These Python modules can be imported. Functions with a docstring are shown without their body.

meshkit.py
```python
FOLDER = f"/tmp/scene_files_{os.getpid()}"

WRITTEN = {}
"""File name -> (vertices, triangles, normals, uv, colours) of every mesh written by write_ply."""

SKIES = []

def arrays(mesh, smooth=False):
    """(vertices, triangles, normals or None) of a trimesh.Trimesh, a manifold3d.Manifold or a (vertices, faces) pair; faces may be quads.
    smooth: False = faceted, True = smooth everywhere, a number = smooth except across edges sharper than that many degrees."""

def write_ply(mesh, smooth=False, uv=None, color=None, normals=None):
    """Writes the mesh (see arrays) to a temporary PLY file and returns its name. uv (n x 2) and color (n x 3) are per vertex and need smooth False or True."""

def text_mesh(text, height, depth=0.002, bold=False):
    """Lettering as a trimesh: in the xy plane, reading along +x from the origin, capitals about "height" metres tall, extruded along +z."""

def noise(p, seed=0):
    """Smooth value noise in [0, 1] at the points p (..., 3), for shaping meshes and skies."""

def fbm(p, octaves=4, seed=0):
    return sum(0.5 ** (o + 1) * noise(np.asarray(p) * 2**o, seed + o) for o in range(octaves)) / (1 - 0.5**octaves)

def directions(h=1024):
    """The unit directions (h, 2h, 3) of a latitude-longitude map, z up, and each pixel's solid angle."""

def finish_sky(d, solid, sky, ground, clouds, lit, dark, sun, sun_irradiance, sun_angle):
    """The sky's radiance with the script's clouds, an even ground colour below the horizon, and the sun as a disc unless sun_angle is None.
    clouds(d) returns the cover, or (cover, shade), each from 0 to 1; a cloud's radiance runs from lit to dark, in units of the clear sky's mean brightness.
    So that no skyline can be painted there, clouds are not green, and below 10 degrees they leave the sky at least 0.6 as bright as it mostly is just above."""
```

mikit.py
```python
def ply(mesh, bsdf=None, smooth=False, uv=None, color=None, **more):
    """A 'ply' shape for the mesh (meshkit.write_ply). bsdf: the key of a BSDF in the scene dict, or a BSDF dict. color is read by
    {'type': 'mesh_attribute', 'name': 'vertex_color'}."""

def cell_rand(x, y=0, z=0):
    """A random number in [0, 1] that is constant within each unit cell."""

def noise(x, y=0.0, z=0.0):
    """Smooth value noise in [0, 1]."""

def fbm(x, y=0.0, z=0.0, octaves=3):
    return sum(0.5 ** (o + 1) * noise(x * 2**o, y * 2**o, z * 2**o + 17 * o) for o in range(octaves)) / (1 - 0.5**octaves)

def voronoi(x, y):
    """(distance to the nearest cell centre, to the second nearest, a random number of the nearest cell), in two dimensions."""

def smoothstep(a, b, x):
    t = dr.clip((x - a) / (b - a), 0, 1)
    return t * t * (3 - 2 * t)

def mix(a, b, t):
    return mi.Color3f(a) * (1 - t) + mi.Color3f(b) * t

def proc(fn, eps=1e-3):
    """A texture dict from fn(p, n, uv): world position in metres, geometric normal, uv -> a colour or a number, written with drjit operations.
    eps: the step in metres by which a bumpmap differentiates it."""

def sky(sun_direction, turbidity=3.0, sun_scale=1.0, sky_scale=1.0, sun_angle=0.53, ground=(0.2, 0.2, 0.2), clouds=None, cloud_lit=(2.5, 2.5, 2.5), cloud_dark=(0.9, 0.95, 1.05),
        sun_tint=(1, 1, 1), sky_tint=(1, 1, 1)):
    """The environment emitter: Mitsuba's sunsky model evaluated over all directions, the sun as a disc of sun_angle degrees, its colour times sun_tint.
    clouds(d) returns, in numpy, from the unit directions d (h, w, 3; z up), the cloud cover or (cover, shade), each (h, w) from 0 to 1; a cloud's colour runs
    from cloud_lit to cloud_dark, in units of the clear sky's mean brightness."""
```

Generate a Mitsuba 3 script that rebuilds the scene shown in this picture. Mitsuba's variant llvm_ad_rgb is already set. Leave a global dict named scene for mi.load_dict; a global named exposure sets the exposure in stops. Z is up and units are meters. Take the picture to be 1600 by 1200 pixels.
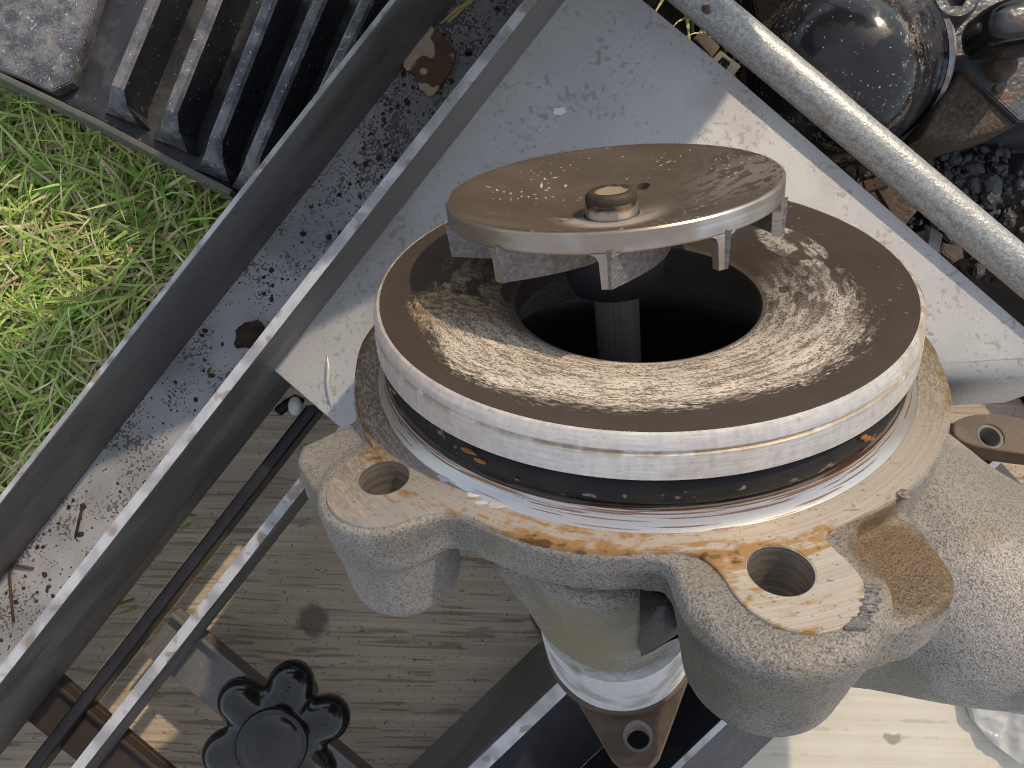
import math
import numpy as np
import drjit as dr
import mitsuba as mi
import trimesh
import manifold3d as m3
import shapely.geometry as sg
import meshkit
import mikit
from mikit import noise, fbm, smoothstep, mix, voronoi, cell_rand

T = mi.ScalarTransform4f
scene, labels = {}, {}

# ---------------------------------------------------------------- camera, light, exposure
H, F = 0.50, 1200.0                      # camera height over the ground, focal length in pixels of the 1600 x 1200 photograph
scene['camera'] = {'type': 'perspective', 'fov': math.degrees(2 * math.atan(800 / F)), 'fov_axis': 'x', 'near_clip': 0.01, 'far_clip': 100.0,
                   'to_world': T().look_at(origin=[0, 0, H], target=[0, 0, 0], up=[0, 1, 0])}
SUN = np.array([0.45, 0.61, 0.66]); SUN /= np.linalg.norm(SUN)


def thin_cloud(d):
    return np.clip(.45 + .5 * (meshkit.fbm(d * [2.2, 2.2, 3.5] + 4, 3, 2) - .45), .2, .85), .12


scene['sky'] = mikit.sky(SUN.tolist(), turbidity=3, sun_scale=0.48, sky_scale=1.75, sky_tint=(1.06, 1.0, .93), sun_angle=1.2, ground=(0.24, 0.22, 0.17), clouds=thin_cloud, cloud_lit=(1.75, 1.68, 1.6))
exposure = 1.85

# ---------------------------------------------------------------- helpers
rng = np.random.default_rng(7)


def numbered(k):
    if k not in scene and k not in labels and not any(s.startswith(k + '__') for s in scene):
        return k
    i = 1
    while True:
        kk = f'{k}_{i:03d}'
        if kk not in scene and kk not in labels and not any(s.startswith(kk + '__') for s in scene):
            return kk
        i += 1


def thing(name, label, cat, group=None):
    k = numbered(name)
    labels[k] = {'label': label, 'category': cat}
    if group:
        labels[k]['group'] = group
    return k


def obj(name, mesh, m, parent=None, smooth=35, label=None, kind=None, color=None):
    k = numbered(f'{parent}__{name}' if parent else name)
    if hasattr(mesh, 'to_mesh'):
        mm = mesh.to_mesh()
        mesh = trimesh.Trimesh(np.array(mm.vert_properties[:, :3]), np.array(mm.tri_verts), process=False)
    if not len(mesh.faces):
        raise ValueError('empty mesh ' + k)
    scene[k] = mikit.ply(mesh, m, smooth, color=color)
    if label or kind:
        labels.setdefault(k, {})
        if label:
            labels[k]['label'] = label
        if kind:
            labels[k]['kind'] = kind
    return k


def at(px, py, z):
    """World point at height z on the sight line of a point of the photograph."""
    d = (H - z) / F
    return np.array([(px - 800) * d, (600 - py) * d, z])


def polyat(pts, z):
    return np.array([at(x, y, z)[:2] for x, y in pts])


class Frame:
    """A local frame: origin, two axes in a plane and its normal, and the length of a local unit."""
    def __init__(s, o, n, u=1.0, e1=None):
        s.o, s.n, s.u = np.asarray(o, float), np.asarray(n, float) / np.linalg.norm(n), u
        if e1 is None:
            e1 = np.array([s.n[1], -s.n[0], 0.0])
            if np.linalg.norm(e1) < 1e-6:
                e1 = np.array([1.0, 0, 0])
        e1 = np.asarray(e1, float) - s.n * np.dot(e1, s.n)
        s.e1 = e1 / np.linalg.norm(e1)
        s.e2 = np.cross(s.n, s.e1)

    def w(s, p):
        p = np.atleast_2d(np.asarray(p, float))
        return s.o + s.u * (p[:, :1] * s.e1 + p[:, 1:2] * s.e2 + p[:, 2:3] * s.n)

    def l(s, p):
        d = (np.atleast_2d(p) - s.o) / s.u
        return np.stack([d @ s.e1, d @ s.e2, d @ s.n], 1)

    def on(s, px, py, c):
        """Local (a, b) where the sight line of a photo point meets the plane of local height c."""
        d = np.array([(px - 800) / F, (600 - py) / F, -1.0])
        o = np.array([0, 0, H])
        q = s.o + s.u * c * s.n
        t = np.dot(q - o, s.n) / np.dot(d, s.n)
        return s.l(o + d * t)[0, :2]

    def poly(s, pts, c):
        return np.array([s.on(x, y, c) for x, y in pts])

    def mesh(s, m):
        m = m.copy()
        m.vertices = s.w(m.vertices)
        return m


def tm(m):
    if hasattr(m, 'to_mesh'):
        mm = m.to_mesh()
        return trimesh.Trimesh(np.array(mm.vert_properties[:, :3]), np.array(mm.tri_verts), process=False)
    return m


def man(t):
    t = trimesh.Trimesh(t.vertices, t.faces, process=True)
    return m3.Manifold(m3.Mesh(np.asarray(t.vertices, np.float32), np.asarray(t.faces, np.uint32)))


def smooth_poly(pts, it=2, keep=()):
    p = np.asarray(pts, float)
    for _ in range(it):
        q = np.roll(p, -1, 0)
        p = np.stack([p * .75 + q * .25, p * .25 + q * .75], 1).reshape(-1, 2)
    return p


def prism(poly, z0, z1, bev=0.0):
    """Extruded outline between z0 and z1, top edge bevelled."""
    poly = sg.Polygon(poly).buffer(0) if not isinstance(poly, sg.Polygon) else poly
    if bev <= 0:
        m = trimesh.creation.extrude_polygon(poly, z1 - z0, engine='earcut')
        m.apply_translation([0, 0, z0])
        return m
    cs = lambda g: m3.CrossSection([np.array(g.exterior.coords)[:-1]] + [np.array(i.coords)[:-1] for i in g.interiors], m3.FillRule.EvenOdd)
    a = m3.Manifold.extrude(cs(poly), z1 - z0 - bev).translate((0, 0, z0))
    steps = []
    n = 3
    for i in range(n):
        t = (i + 1) / n * math.pi / 2
        inset = bev * (1 - math.cos(t))
        g = poly.buffer(-inset)
        if g.is_empty:
            break
        g = max(g.geoms, key=lambda q: q.area) if hasattr(g, 'geoms') else g
        h0 = z1 - bev + bev * math.sin(i / n * math.pi / 2) - 1e-7
        h1 = z1 - bev + bev * math.sin(t)
        steps.append(m3.Manifold.extrude(cs(g), h1 - h0).translate((0, 0, h0)))
    return tm(m3.Manifold.batch_boolean([a] + steps, m3.OpType.Add))


def lathe(prof, seg=128, closed=True):
    """Turned profile of (radius, height) points, closed loop."""
    prof = np.asarray(prof, float)
    n = len(prof)
    t = np.arange(seg) / seg * 2 * np.pi
    v = np.stack([prof[None, :, 0] * np.cos(t)[:, None], prof[None, :, 0] * np.sin(t)[:, None], np.repeat(prof[None, :, 1], seg, 0)], -1).reshape(-1, 3)
    f = []
    for i in range(seg):
        j = (i + 1) % seg
        for k in range(n if closed else n - 1):
            l = (k + 1) % n
            f += [[i * n + k, j * n + k, j * n + l], [i * n + k, j * n + l, i * n + l]]
    m = trimesh.Trimesh(v, f, process=False)
    if closed and m.volume < 0:
        m.invert()
    return m


def bar(p0, p1, w, h, up=(0, 0, 1), bev=0.0006):
    """Square-section bar from p0 to p1 (centre line of its top), width w, height h downwards."""
    p0, p1 = np.asarray(p0, float), np.asarray(p1, float)
    d = p1 - p0
    L = np.linalg.norm(d)
    x = d / L
    y = np.cross(up, x); y /= np.linalg.norm(y)
    z = np.cross(x, y)
    sec = sg.box(-w / 2, -h, w / 2, 0).buffer(-bev).buffer(bev, quad_segs=3)
    m = trimesh.creation.extrude_polygon(sec, L, engine='earcut')
    v = np.array(m.vertices)
    m.vertices = p0 + v[:, 2:3] * x + v[:, :1] * y + v[:, 1:2] * z
    if m.volume < 0:
        m.invert()
    return m


def tube(path, r, seg=24):
    path = np.asarray(path, float)
    r = np.broadcast_to(r, len(path))
    t = np.gradient(path, axis=0)
    t /= np.linalg.norm(t, axis=1, keepdims=True)
    u = np.cross(t[0], [0.3, 0.2, 0.93]); u /= np.linalg.norm(u)
    V, a = [], np.arange(seg) / seg * 2 * np.pi
    for i in range(len(path)):
        u = u - t[i] * np.dot(u, t[i]); u /= np.linalg.norm(u)
        w = np.cross(t[i], u)
        V.append(path[i] + r[i] * (np.cos(a)[:, None] * u + np.sin(a)[:, None] * w))
    V = np.vstack(V + [path[:1], path[-1:]])
    n = len(path)
    f = []
    for i in range(n - 1):
        for k in range(seg):
            l = (k + 1) % seg
            f += [[i * seg + k, i * seg + l, (i + 1) * seg + l], [i * seg + k, (i + 1) * seg + l, (i + 1) * seg + k]]
    for k in range(seg):
        l = (k + 1) % seg
        f += [[n * seg, l, k], [n * seg + 1, (n - 1) * seg + k, (n - 1) * seg + l]]
    return trimesh.Trimesh(V, f, process=False)


def lump(r, sub=2, rough=.35, seed=0, scale=(1, 1, 1)):
    m = trimesh.creation.icosphere(subdivisions=sub)
    v = np.array(m.vertices)
    d = 1 + rough * (meshkit.fbm(v * 1.7 + seed * 3.1 + 10, 3, seed) - .5) * 2
    m.vertices = v * d[:, None] * r * np.asarray(scale)
    return m


def surface_nets(Fv, org, step):
    """Triangle mesh of the zero level of samples Fv (negative inside)."""
    ins = Fv < 0
    nx, ny, nz = Fv.shape
    c = [ins[i:nx - 1 + i, j:ny - 1 + j, k:nz - 1 + k] for i in (0, 1) for j in (0, 1) for k in (0, 1)]
    cnt = sum(x.astype(np.int8) for x in c)
    act = (cnt > 0) & (cnt < 8)
    idx = -np.ones(act.shape, np.int64)
    I = np.argwhere(act)
    idx[act] = np.arange(len(I))
    pos, num = np.zeros((len(I), 3)), np.zeros(len(I))
    corners = np.array([[i, j, k] for i in (0, 1) for j in (0, 1) for k in (0, 1)])
    val = np.stack([Fv[I[:, 0] + q[0], I[:, 1] + q[1], I[:, 2] + q[2]] for q in corners], 1)
    for p in range(8):
        for q in range(p + 1, 8):
            if np.abs(corners[p] - corners[q]).sum() == 1:
                a, b = val[:, p], val[:, q]
                x = (a < 0) != (b < 0)
                t = np.where(x, a / np.where(x, a - b, 1), 0)
                pos[x] += corners[p] + t[x, None] * (corners[q] - corners[p])
                num[x] += 1
    V = np.asarray(org) + step * (I + pos / num[:, None])
    faces = []
    for ax in range(3):
        o1, o2 = [(1, 2), (2, 0), (0, 1)][ax]
        sl0, sl1 = [slice(None)] * 3, [slice(None)] * 3
        sl0[ax], sl1[ax] = slice(0, -1), slice(1, None)
        a, b = ins[tuple(sl0)], ins[tuple(sl1)]
        E = np.argwhere(a != b)
        ok = (E[:, o1] > 0) & (E[:, o2] > 0) & (E[:, o1] < Fv.shape[o1] - 1) & (E[:, o2] < Fv.shape[o2] - 1)
        E = E[ok]
        d1, d2 = np.eye(3, dtype=int)[o1], np.eye(3, dtype=int)[o2]
        g = lambda P: idx[P[:, 0], P[:, 1], P[:, 2]]
        q = np.stack([g(E - d1 - d2), g(E - d2), g(E), g(E - d1)], 1)
        fl = ~a[E[:, 0], E[:, 1], E[:, 2]]
        q[fl] = q[fl][:, ::-1]
        faces.append(q)
    Q = np.vstack(faces)
    m = trimesh.Trimesh(V, np.vstack([Q[:, [0, 1, 2]], Q[:, [0, 2, 3]]]), process=False)
    return m


def sdf_poly(P, poly):
    """Signed distance (negative inside) of points P (n, 2) to a closed outline."""
    poly = np.asarray(poly, float)
    d = np.full(len(P), 1e9)
    s = np.ones(len(P))
    n = len(poly)
    for i in range(n):
        a, b = poly[i], poly[i - 1]
        e, w = b - a, P - a
        t = np.clip((w @ e) / (e @ e), 0, 1)
        d = np.minimum(d, ((w - t[:, None] * e) ** 2).sum(1))
        c1, c2, c3 = P[:, 1] >= a[1], P[:, 1] < b[1], e[0] * w[:, 1] > e[1] * w[:, 0]
        s[(c1 & c2 & c3) | (~c1 & ~c2 & ~c3)] *= -1
    return s * np.sqrt(d)


def smin(a, b, k):
    h = np.clip(.5 + .5 * (b - a) / k, 0, 1)
    return b * (1 - h) + a * h - k * h * (1 - h)


def smax(a, b, k):
    return -smin(-a, -b, k)


def cone_seg(X, p0, p1, r0, r1):
    """Distance to a tapered capsule."""
    p0, p1 = np.asarray(p0, float), np.asarray(p1, float)
    e = p1 - p0
    w = X - p0
    t = np.clip((w @ e) / (e @ e), 0, 1)
    return np.sqrt(((w - t[..., None] * e) ** 2).sum(-1)) - (r0 + (r1 - r0) * t)


def cyl_seg(X, p0, p1, r0, r1):
    """Distance to a tapered flat-ended cylinder (approximate)."""
    p0, p1 = np.asarray(p0, float), np.asarray(p1, float)
    e = p1 - p0
    L = np.linalg.norm(e)
    e = e / L
    w = X - p0
    t = w @ e
    r = np.sqrt(np.maximum(((w - t[..., None] * e) ** 2).sum(-1), 0))
    return smax(r - (r0 + (r1 - r0) * np.clip(t / L, 0, 1)), np.maximum(-t, t - L), .07)


# ---------------------------------------------------------------- pump frames (local unit 90 mm = radius of the wear plate)
U = 0.09
PC = np.array([0.47306, 0.42193, 0]) * U + np.array([0, 0, H - 2.91773 * U])
PN = np.array([-0.06261, 0.82284, 0.56482])
P = Frame(PC, PN, U)
ID = 2.8161
IC = np.array([(953.15 - 800) / F * ID, (600 - 281.31) / F * ID, 0]) * U + np.array([0, 0, H - ID * U])
IN = np.array([math.cos(.487) * math.sin(-.128), math.cos(.487) * math.cos(-.128), math.sin(.487)])
I = Frame(IC, IN, U)
RI = 0.61


def loc(p, fr):
    """drjit: local coordinates of a frame."""
    d = [p.x - float(fr.o[0]), p.y - float(fr.o[1]), p.z - float(fr.o[2])]
    f = lambda e: (d[0] * float(e[0]) + d[1] * float(e[1]) + d[2] * float(e[2])) * float(1 / fr.u)
    return f(fr.e1), f(fr.e2), f(fr.n)


def polar(p, fr):
    a, b, c = loc(p, fr)
    return dr.sqrt(a * a + b * b), dr.atan2(b, a), c


# ---------------------------------------------------------------- materials
def mat(name, color, rough=.6, metallic=0.0, bump=None, bscale=1.0, eps=3e-4, spec=.5, **more):
    tx = lambda v: mikit.proc(v) if callable(v) else ({'type': 'rgb', 'value': list(v)} if isinstance(v, (tuple, list)) else float(v))
    b = {'type': 'principled', 'base_color': tx(color), 'roughness': tx(rough), 'metallic': tx(metallic), 'specular': spec, **more}
    if bump is not None:
        b = {'type': 'bumpmap', 'arbitrary': mikit.proc(bump, eps=eps), 'scale': float(bscale), 'bsdf': b}
    scene[name] = {'type': 'twosided', 'bsdf': b}
    return name


def C(*v):
    return mi.Color3f(*v)


def n3(p, f, o=0.0):
    return noise(p.x * f + 51.3 + o, p.y * f + 17.7 + o, p.z * f + 9.1)


def f3(p, f, o=0.0, octaves=3):
    return fbm(p.x * f + 31.3 + o, p.y * f + 57.7 + o, p.z * f + 19.1, octaves)


LUG = [float(x) for x in P.on(1408, 882, -.425)]


def c_cast(p, n, uv):
    g = n3(p, 2300) * .6 + n3(p, 4100, 5) * .4
    big = f3(p, 28)
    c = mix((.125, .110, .096), (.335, .303, .268), smoothstep(.16, .68, g))
    c = c * (.70 + .55 * big)
    moss = smoothstep(.54, .70, f3(p, 55, 8)) * .3
    c = mix(c, C(.27, .22, .12), moss)
    # oily dirt: the sandy brown right lug, the yellow grime on the slope by the neck
    a, b, h = loc(p, P)
    lug = dr.exp(-dr.square((a - LUG[0]) / .20) - dr.square((b - LUG[1]) / .24)) * smoothstep(-.52, -.44, h)
    c = mix(c, c * C(.62, .47, .33), smoothstep(.35, .7, lug + (f3(p, 120, 3) - .5) * .5))
    sl = dr.exp(-dr.square((a + .32) / .20) - dr.square((b + .75) / .35)) * smoothstep(-.55, -.75, h)
    c = mix(c, C(.24, .20, .095), smoothstep(.3, .8, sl + (f3(p, 130, 5) - .5) * .7) * .7)
    gr = dr.exp(-dr.square((a + .05) / .30) - dr.square((b + 1.20) / .30)) * smoothstep(-.36, -.44, h)  # shade over the front web, painted into the casting colour
    c = c * (1 - .5 * smoothstep(.25, .8, gr + (f3(p, 90, 2) - .5) * .4))
    vol = smoothstep(.85, 1.05, a) * smoothstep(-.6, -.8, h)
    c = mix(c, c * 1.45, vol * smoothstep(.35, .55, f3(p, 35, 6)))
    return mix(c, C(.07, .06, .05), smoothstep(.60, .76, f3(p, 38, 12)) * .35)


def h_cast(p, n, uv):
    return n3(p, 1900) * .7 + n3(p, 3600, 3) * .4 + f3(p, 420, 2) * .9


mat('cast_aluminium', c_cast, .6, .2, h_cast, .0004, eps=1e-4)


def c_mach(p, n, uv):
    r, t, c = polar(p, P)
    a, b, _ = loc(p, P)
    ln = noise(r * 300, 3.0, c * 3)
    sp = noise(r * 260 + 5, t * 70, 2.0)
    base = mix((.45, .38, .31), (.60, .52, .435), ln * .7 + f3(p, 60) * .3)
    grey = smoothstep(-.35, -1.0, a) * smoothstep(.3, .62, f3(p, 50, 3) + .12)
    base = mix(base, C(.42, .385, .37), grey * .8)
    # rusty stains: at the outer edge of the ring, along the spigot, and smeared across the front
    front = dr.exp(-dr.square((t + 1.75) / .55))
    right = smoothstep(-.9, -.1, t) * smoothstep(.9, .3, t)
    leftr = dr.maximum(smoothstep(2.2, 2.9, dr.abs(t)), 0)
    k = fbm(r * 60 + 3, t * 12, c * 4, 4)
    k2 = f3(p, 420, 1)
    edge = smoothstep(1.07, 1.135, r) * smoothstep(1.24, 1.15, r)
    st = smoothstep(.50, .72, k * .7 + front * .17 + edge * .34 * (front + right + leftr) + (k2 - .5) * .5 + .02)
    base = mix(base, C(.40, .20, .045), st * .85)
    dk = smoothstep(.58, .72, k * .55 + edge * .36 * (front * 1.1 + right * .8 + leftr) + (k2 - .5) * .6)
    base = mix(base, C(.12, .055, .014), dk * .85)
    base = mix(base, C(.33, .25, .16), right * smoothstep(1.02, 1.08, r) * .45 + leftr * .3)
    rl = smoothstep(.42, .58, sp * .7 + n3(p, 1500) * .3) * right * smoothstep(1.0, 1.05, r)
    base = mix(base, C(.22, .165, .10), rl * .75)
    lf = leftr * smoothstep(.32, .58, sp * .5 + k * .3 + n3(p, 1300) * .2)
    base = mix(base, C(.17, .13, .085), lf * .8)
    pit = smoothstep(.82, .87, n3(p, 1000, 9))
    return mix(base, C(.2, .15, .1), pit * .6)


def h_mach(p, n, uv):
    r, t, c = polar(p, P)
    a, b, _ = loc(p, P)
    return dr.sin(r * 900) * .5 + noise(r * 300, t * 8, 1.0) * .8 + dr.sin((a * .3 + b) * 800) * .25


mat('machined_aluminium', c_mach, .42, .45, h_mach, .00004, eps=1e-4)


def c_spigot(p, n, uv):
    r, t, c = polar(p, P)
    k = fbm(r * 160, t * 5 + 4, c * 160, 3)
    base = mix((.50, .475, .45), (.68, .66, .64), noise(r * 260, 1.0, c * 260))
    rs = smoothstep(.56, .66, k + smoothstep(-.31, -.29, c) * .13 - .05)
    return mix(base, C(.22, .08, .02), rs * .8)


mat('bright_bore', c_spigot, .33, .8)


def c_plate(p, n, uv):
    r, t, c = polar(p, P)
    brown = mix((.040, .029, .022), (.085, .061, .046), f3(p, 45) * .7 + noise(r * 240, t * 2, 0.5) * .3)
    fleck = smoothstep(.84, .88, n3(p, 700)) * smoothstep(-1.2, .4, t) * smoothstep(2.0, .6, t) * smoothstep(.45, .6, f3(p, 45, 7))
    brown = mix(brown, C(.34, .25, .12), fleck)
    # worn ring: bare scraped metal, streaked along the direction of rotation
    st = fbm(t * 11 + 2, r * 60, 1.7, 4)
    st2 = noise(t * 60, r * 210, 3.1)
    big = fbm(t * 2.2 + 7, r * 3, .3, 2)
    fr = smoothstep(.35, -.35, t) * smoothstep(-3.5, -2.9, t)
    lf = smoothstep(2.5, 3.05, dr.abs(t)) * (1 - smoothstep(-2.2, -3.0, t) * 0)
    fr = dr.maximum(fr, lf)
    ro = .80 + .13 * (big - .5) + .11 * (st - .5) + .05 * dr.cos(t + 1.9)
    ro = ro - .07 * smoothstep(-.9, .2, t)
    w = fr * smoothstep(.05, -.02, r - ro + (st2 - .5) * .07)
    # second scraped patch on the right, above the front ring
    rp = dr.exp(-dr.square((t - .28) / .32)) * dr.exp(-dr.square((r - .70) / .085))
    w = dr.maximum(w, smoothstep(.38, .5, rp * (0.6 + st * .8)))
    stl = fbm(t * 7 + 11, r * 80, 6.0, 4)
    tone = stl * .55 + st2 * .2 + n3(p, 1500) * .25
    metal = mix((.22, .165, .12), (.70, .60, .49), smoothstep(.30, .62, tone + .03))
    grey = smoothstep(-1.0, -.1, t)
    metal = mix(metal, mix((.13, .108, .09), (.46, .42, .375), smoothstep(.34, .62, tone)), grey * .9)
    brk = smoothstep(.50, .40, fbm(t * 6 + 1, r * 22, 9.0, 3)) * grey
    w = w * (1 - brk * .9)
    crust = smoothstep(-2.55, -3.0, t) + smoothstep(2.3, 3.0, t)
    metal = mix(metal, mix((.13, .085, .035), (.42, .32, .18), smoothstep(.35, .7, f3(p, 600, 2))), dr.minimum(crust, 1) * .85)
    crk = noise(t * 70 + 3, r * 330, 8.0) * .6 + noise(t * 150, r * 520, 2.0) * .4
    dark = smoothstep(.56, .72, crk + (st - .5) * .5) * .85
    metal = mix(metal, C(.13, .095, .07), dark)
    metal = metal * (.78 + .44 * fbm(t * 5, r * 14, 4.0, 3))
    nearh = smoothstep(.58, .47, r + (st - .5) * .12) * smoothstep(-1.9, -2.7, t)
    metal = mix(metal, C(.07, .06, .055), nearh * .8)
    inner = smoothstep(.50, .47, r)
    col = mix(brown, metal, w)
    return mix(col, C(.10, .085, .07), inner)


def h_plate(p, n, uv):
    r, t, c = polar(p, P)
    w = smoothstep(.9, .8, r)
    return dr.sin(r * 560) * .25 + (noise(t * 60, r * 190, 2) + n3(p, 1300)) * w


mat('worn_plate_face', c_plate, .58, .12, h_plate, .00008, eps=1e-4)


def c_pside(p, n, uv):
    r, t, c = polar(p, P)
    lines = noise(t * 14, c * 300, 2.2)
    base = mix((.52, .485, .45), (.74, .70, .655), lines * .7 + .3 * f3(p, 120))
    base = mix(base, C(.62, .47, .42), smoothstep(-1.7, -2.4, t) * .45)
    gro = dr.exp(-dr.square((c + .058) / .010))
    d = smoothstep(.50, .80, fbm(t * 34, c * 150, 1.0, 4) * .8 + gro * .25)
    base = mix(base, C(.40, .31, .18), d * .55)
    base = mix(base, C(.36, .27, .16), gro * smoothstep(.35, .6, fbm(t * 16, 3.0, 1.0, 3)) * .75)
    base = base * (.86 + .28 * fbm(t * 60, c * 20, 2.0, 3))
    base = mix(base, C(.34, .32, .30), smoothstep(.60, .85, n3(p, 900, 5) * .5 + fbm(t * 14, c * 260, 9.0, 3) * .5) * .5)
    lf = smoothstep(-1.0, -.25, t) * smoothstep(.36, .62, f3(p, 260, 4)) * .8
    return mix(base, C(.45, .30, .14), lf)


mat('plate_side', c_pside, .42, .35, lambda p, n, uv: noise(polar(p, P)[1] * 12, polar(p, P)[2] * 260, 1.0), .00006)


def c_rubber(p, n, uv):
    k = f3(p, 160)
    c = mix((.006, .006, .006), (.024, .022, .021), k)
    return mix(c, C(.25, .22, .20), smoothstep(.70, .8, f3(p, 260, 6)) * .8)


mat('black_rubber', c_rubber, .6, 0.0, lambda p, n, uv: f3(p, 300), .0005, spec=.3)


def c_imp(p, n, uv):
    r, t, c = polar(p, I)
    a, b, _ = loc(p, I)
    k = f3(p, 60)
    base = mix((.085, .064, .048), (.165, .128, .096), k * .8 + noise(r * 130, 2.0, 1.0) * .2)
    base = mix(base, C(.09, .065, .045), smoothstep(.5, .62, f3(p, 35, 5)) * .45)
    right = dr.exp(-dr.square((t + .15) / .5)) * smoothstep(.2, .45, r)
    st = fbm(t * 16, r * 40, 2.0, 3)
    base = mix(base, C(.30, .27, .24), smoothstep(.46, .68, st + .1) * right * .8)
    ring = dr.exp(-dr.square((r - .15) / .055)) * smoothstep(.30, .55, f3(p, 170, 3) + .12) * smoothstep(.6, -.9, t)
    base = mix(base, C(.48, .42, .36), ring * .85)
    sp = smoothstep(.83, .87, n3(p, 800, 4) * .6 + f3(p, 50, 2) * .5)
    return mix(base, C(.72, .62, .5), sp * .9)


mat('brown_impeller', c_imp, .5, .3, lambda p, n, uv: f3(p, 260) + .4 * dr.sin(polar(p, I)[0] * 500), .00012)


def c_rim(p, n, uv):
    r, t, c = polar(p, I)
    k = f3(p, 70)
    base = mix((.44, .41, .38), (.62, .60, .57), noise(t * 6, c * 120, 1))
    tan = smoothstep(.30, .62, k + smoothstep(-1.3, -2.2, t) * .3 - .02)
    return mix(base, C(.33, .25, .19), tan * .85)


mat('bright_rim', c_rim, .36, .75, lambda p, n, uv: noise(polar(p, I)[1] * 10, polar(p, I)[2] * 180, 1.0), .00006)
mat('cast_vane', lambda p, n, uv: mix((.10, .09, .085), (.30, .28, .27), n3(p, 1100) * .7 + f3(p, 80) * .3), .55, .4, h_cast, .0006)


def c_shaft(p, n, uv):
    r, t, c = polar(p, I)
    st = noise(t * 9, c * 1.5, 2.0)
    base = mix((.46, .45, .44), (.62, .61, .60), st)
    top = smoothstep(-.105, -.085, c + (f3(p, 260) - .5) * .05)
    dirt = mix((.045, .035, .025), (.30, .21, .11), smoothstep(.45, .65, f3(p, 240, 7)))
    return mix(base, dirt, top * .9)


mat('steel_shaft', c_shaft, .28, .85)


def c_stub_top(p, n, uv):
    r, t, c = polar(p, I)
    return mix((.30, .235, .15), mix((.018, .014, .011), (.09, .065, .04), f3(p, 300)), smoothstep(.052, .064, r + (f3(p, 250) - .5) * .03))


mat('rusty_shaft_end', c_stub_top, .6, 0.0)


def c_rusty(p, n, uv):
    k = f3(p, 60)
    c = mix((.055, .036, .024), (.135, .09, .06), k)
    return mix(c, C(.05, .035, .025), smoothstep(.52, .66, f3(p, 130, 2)) * .7)


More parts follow.
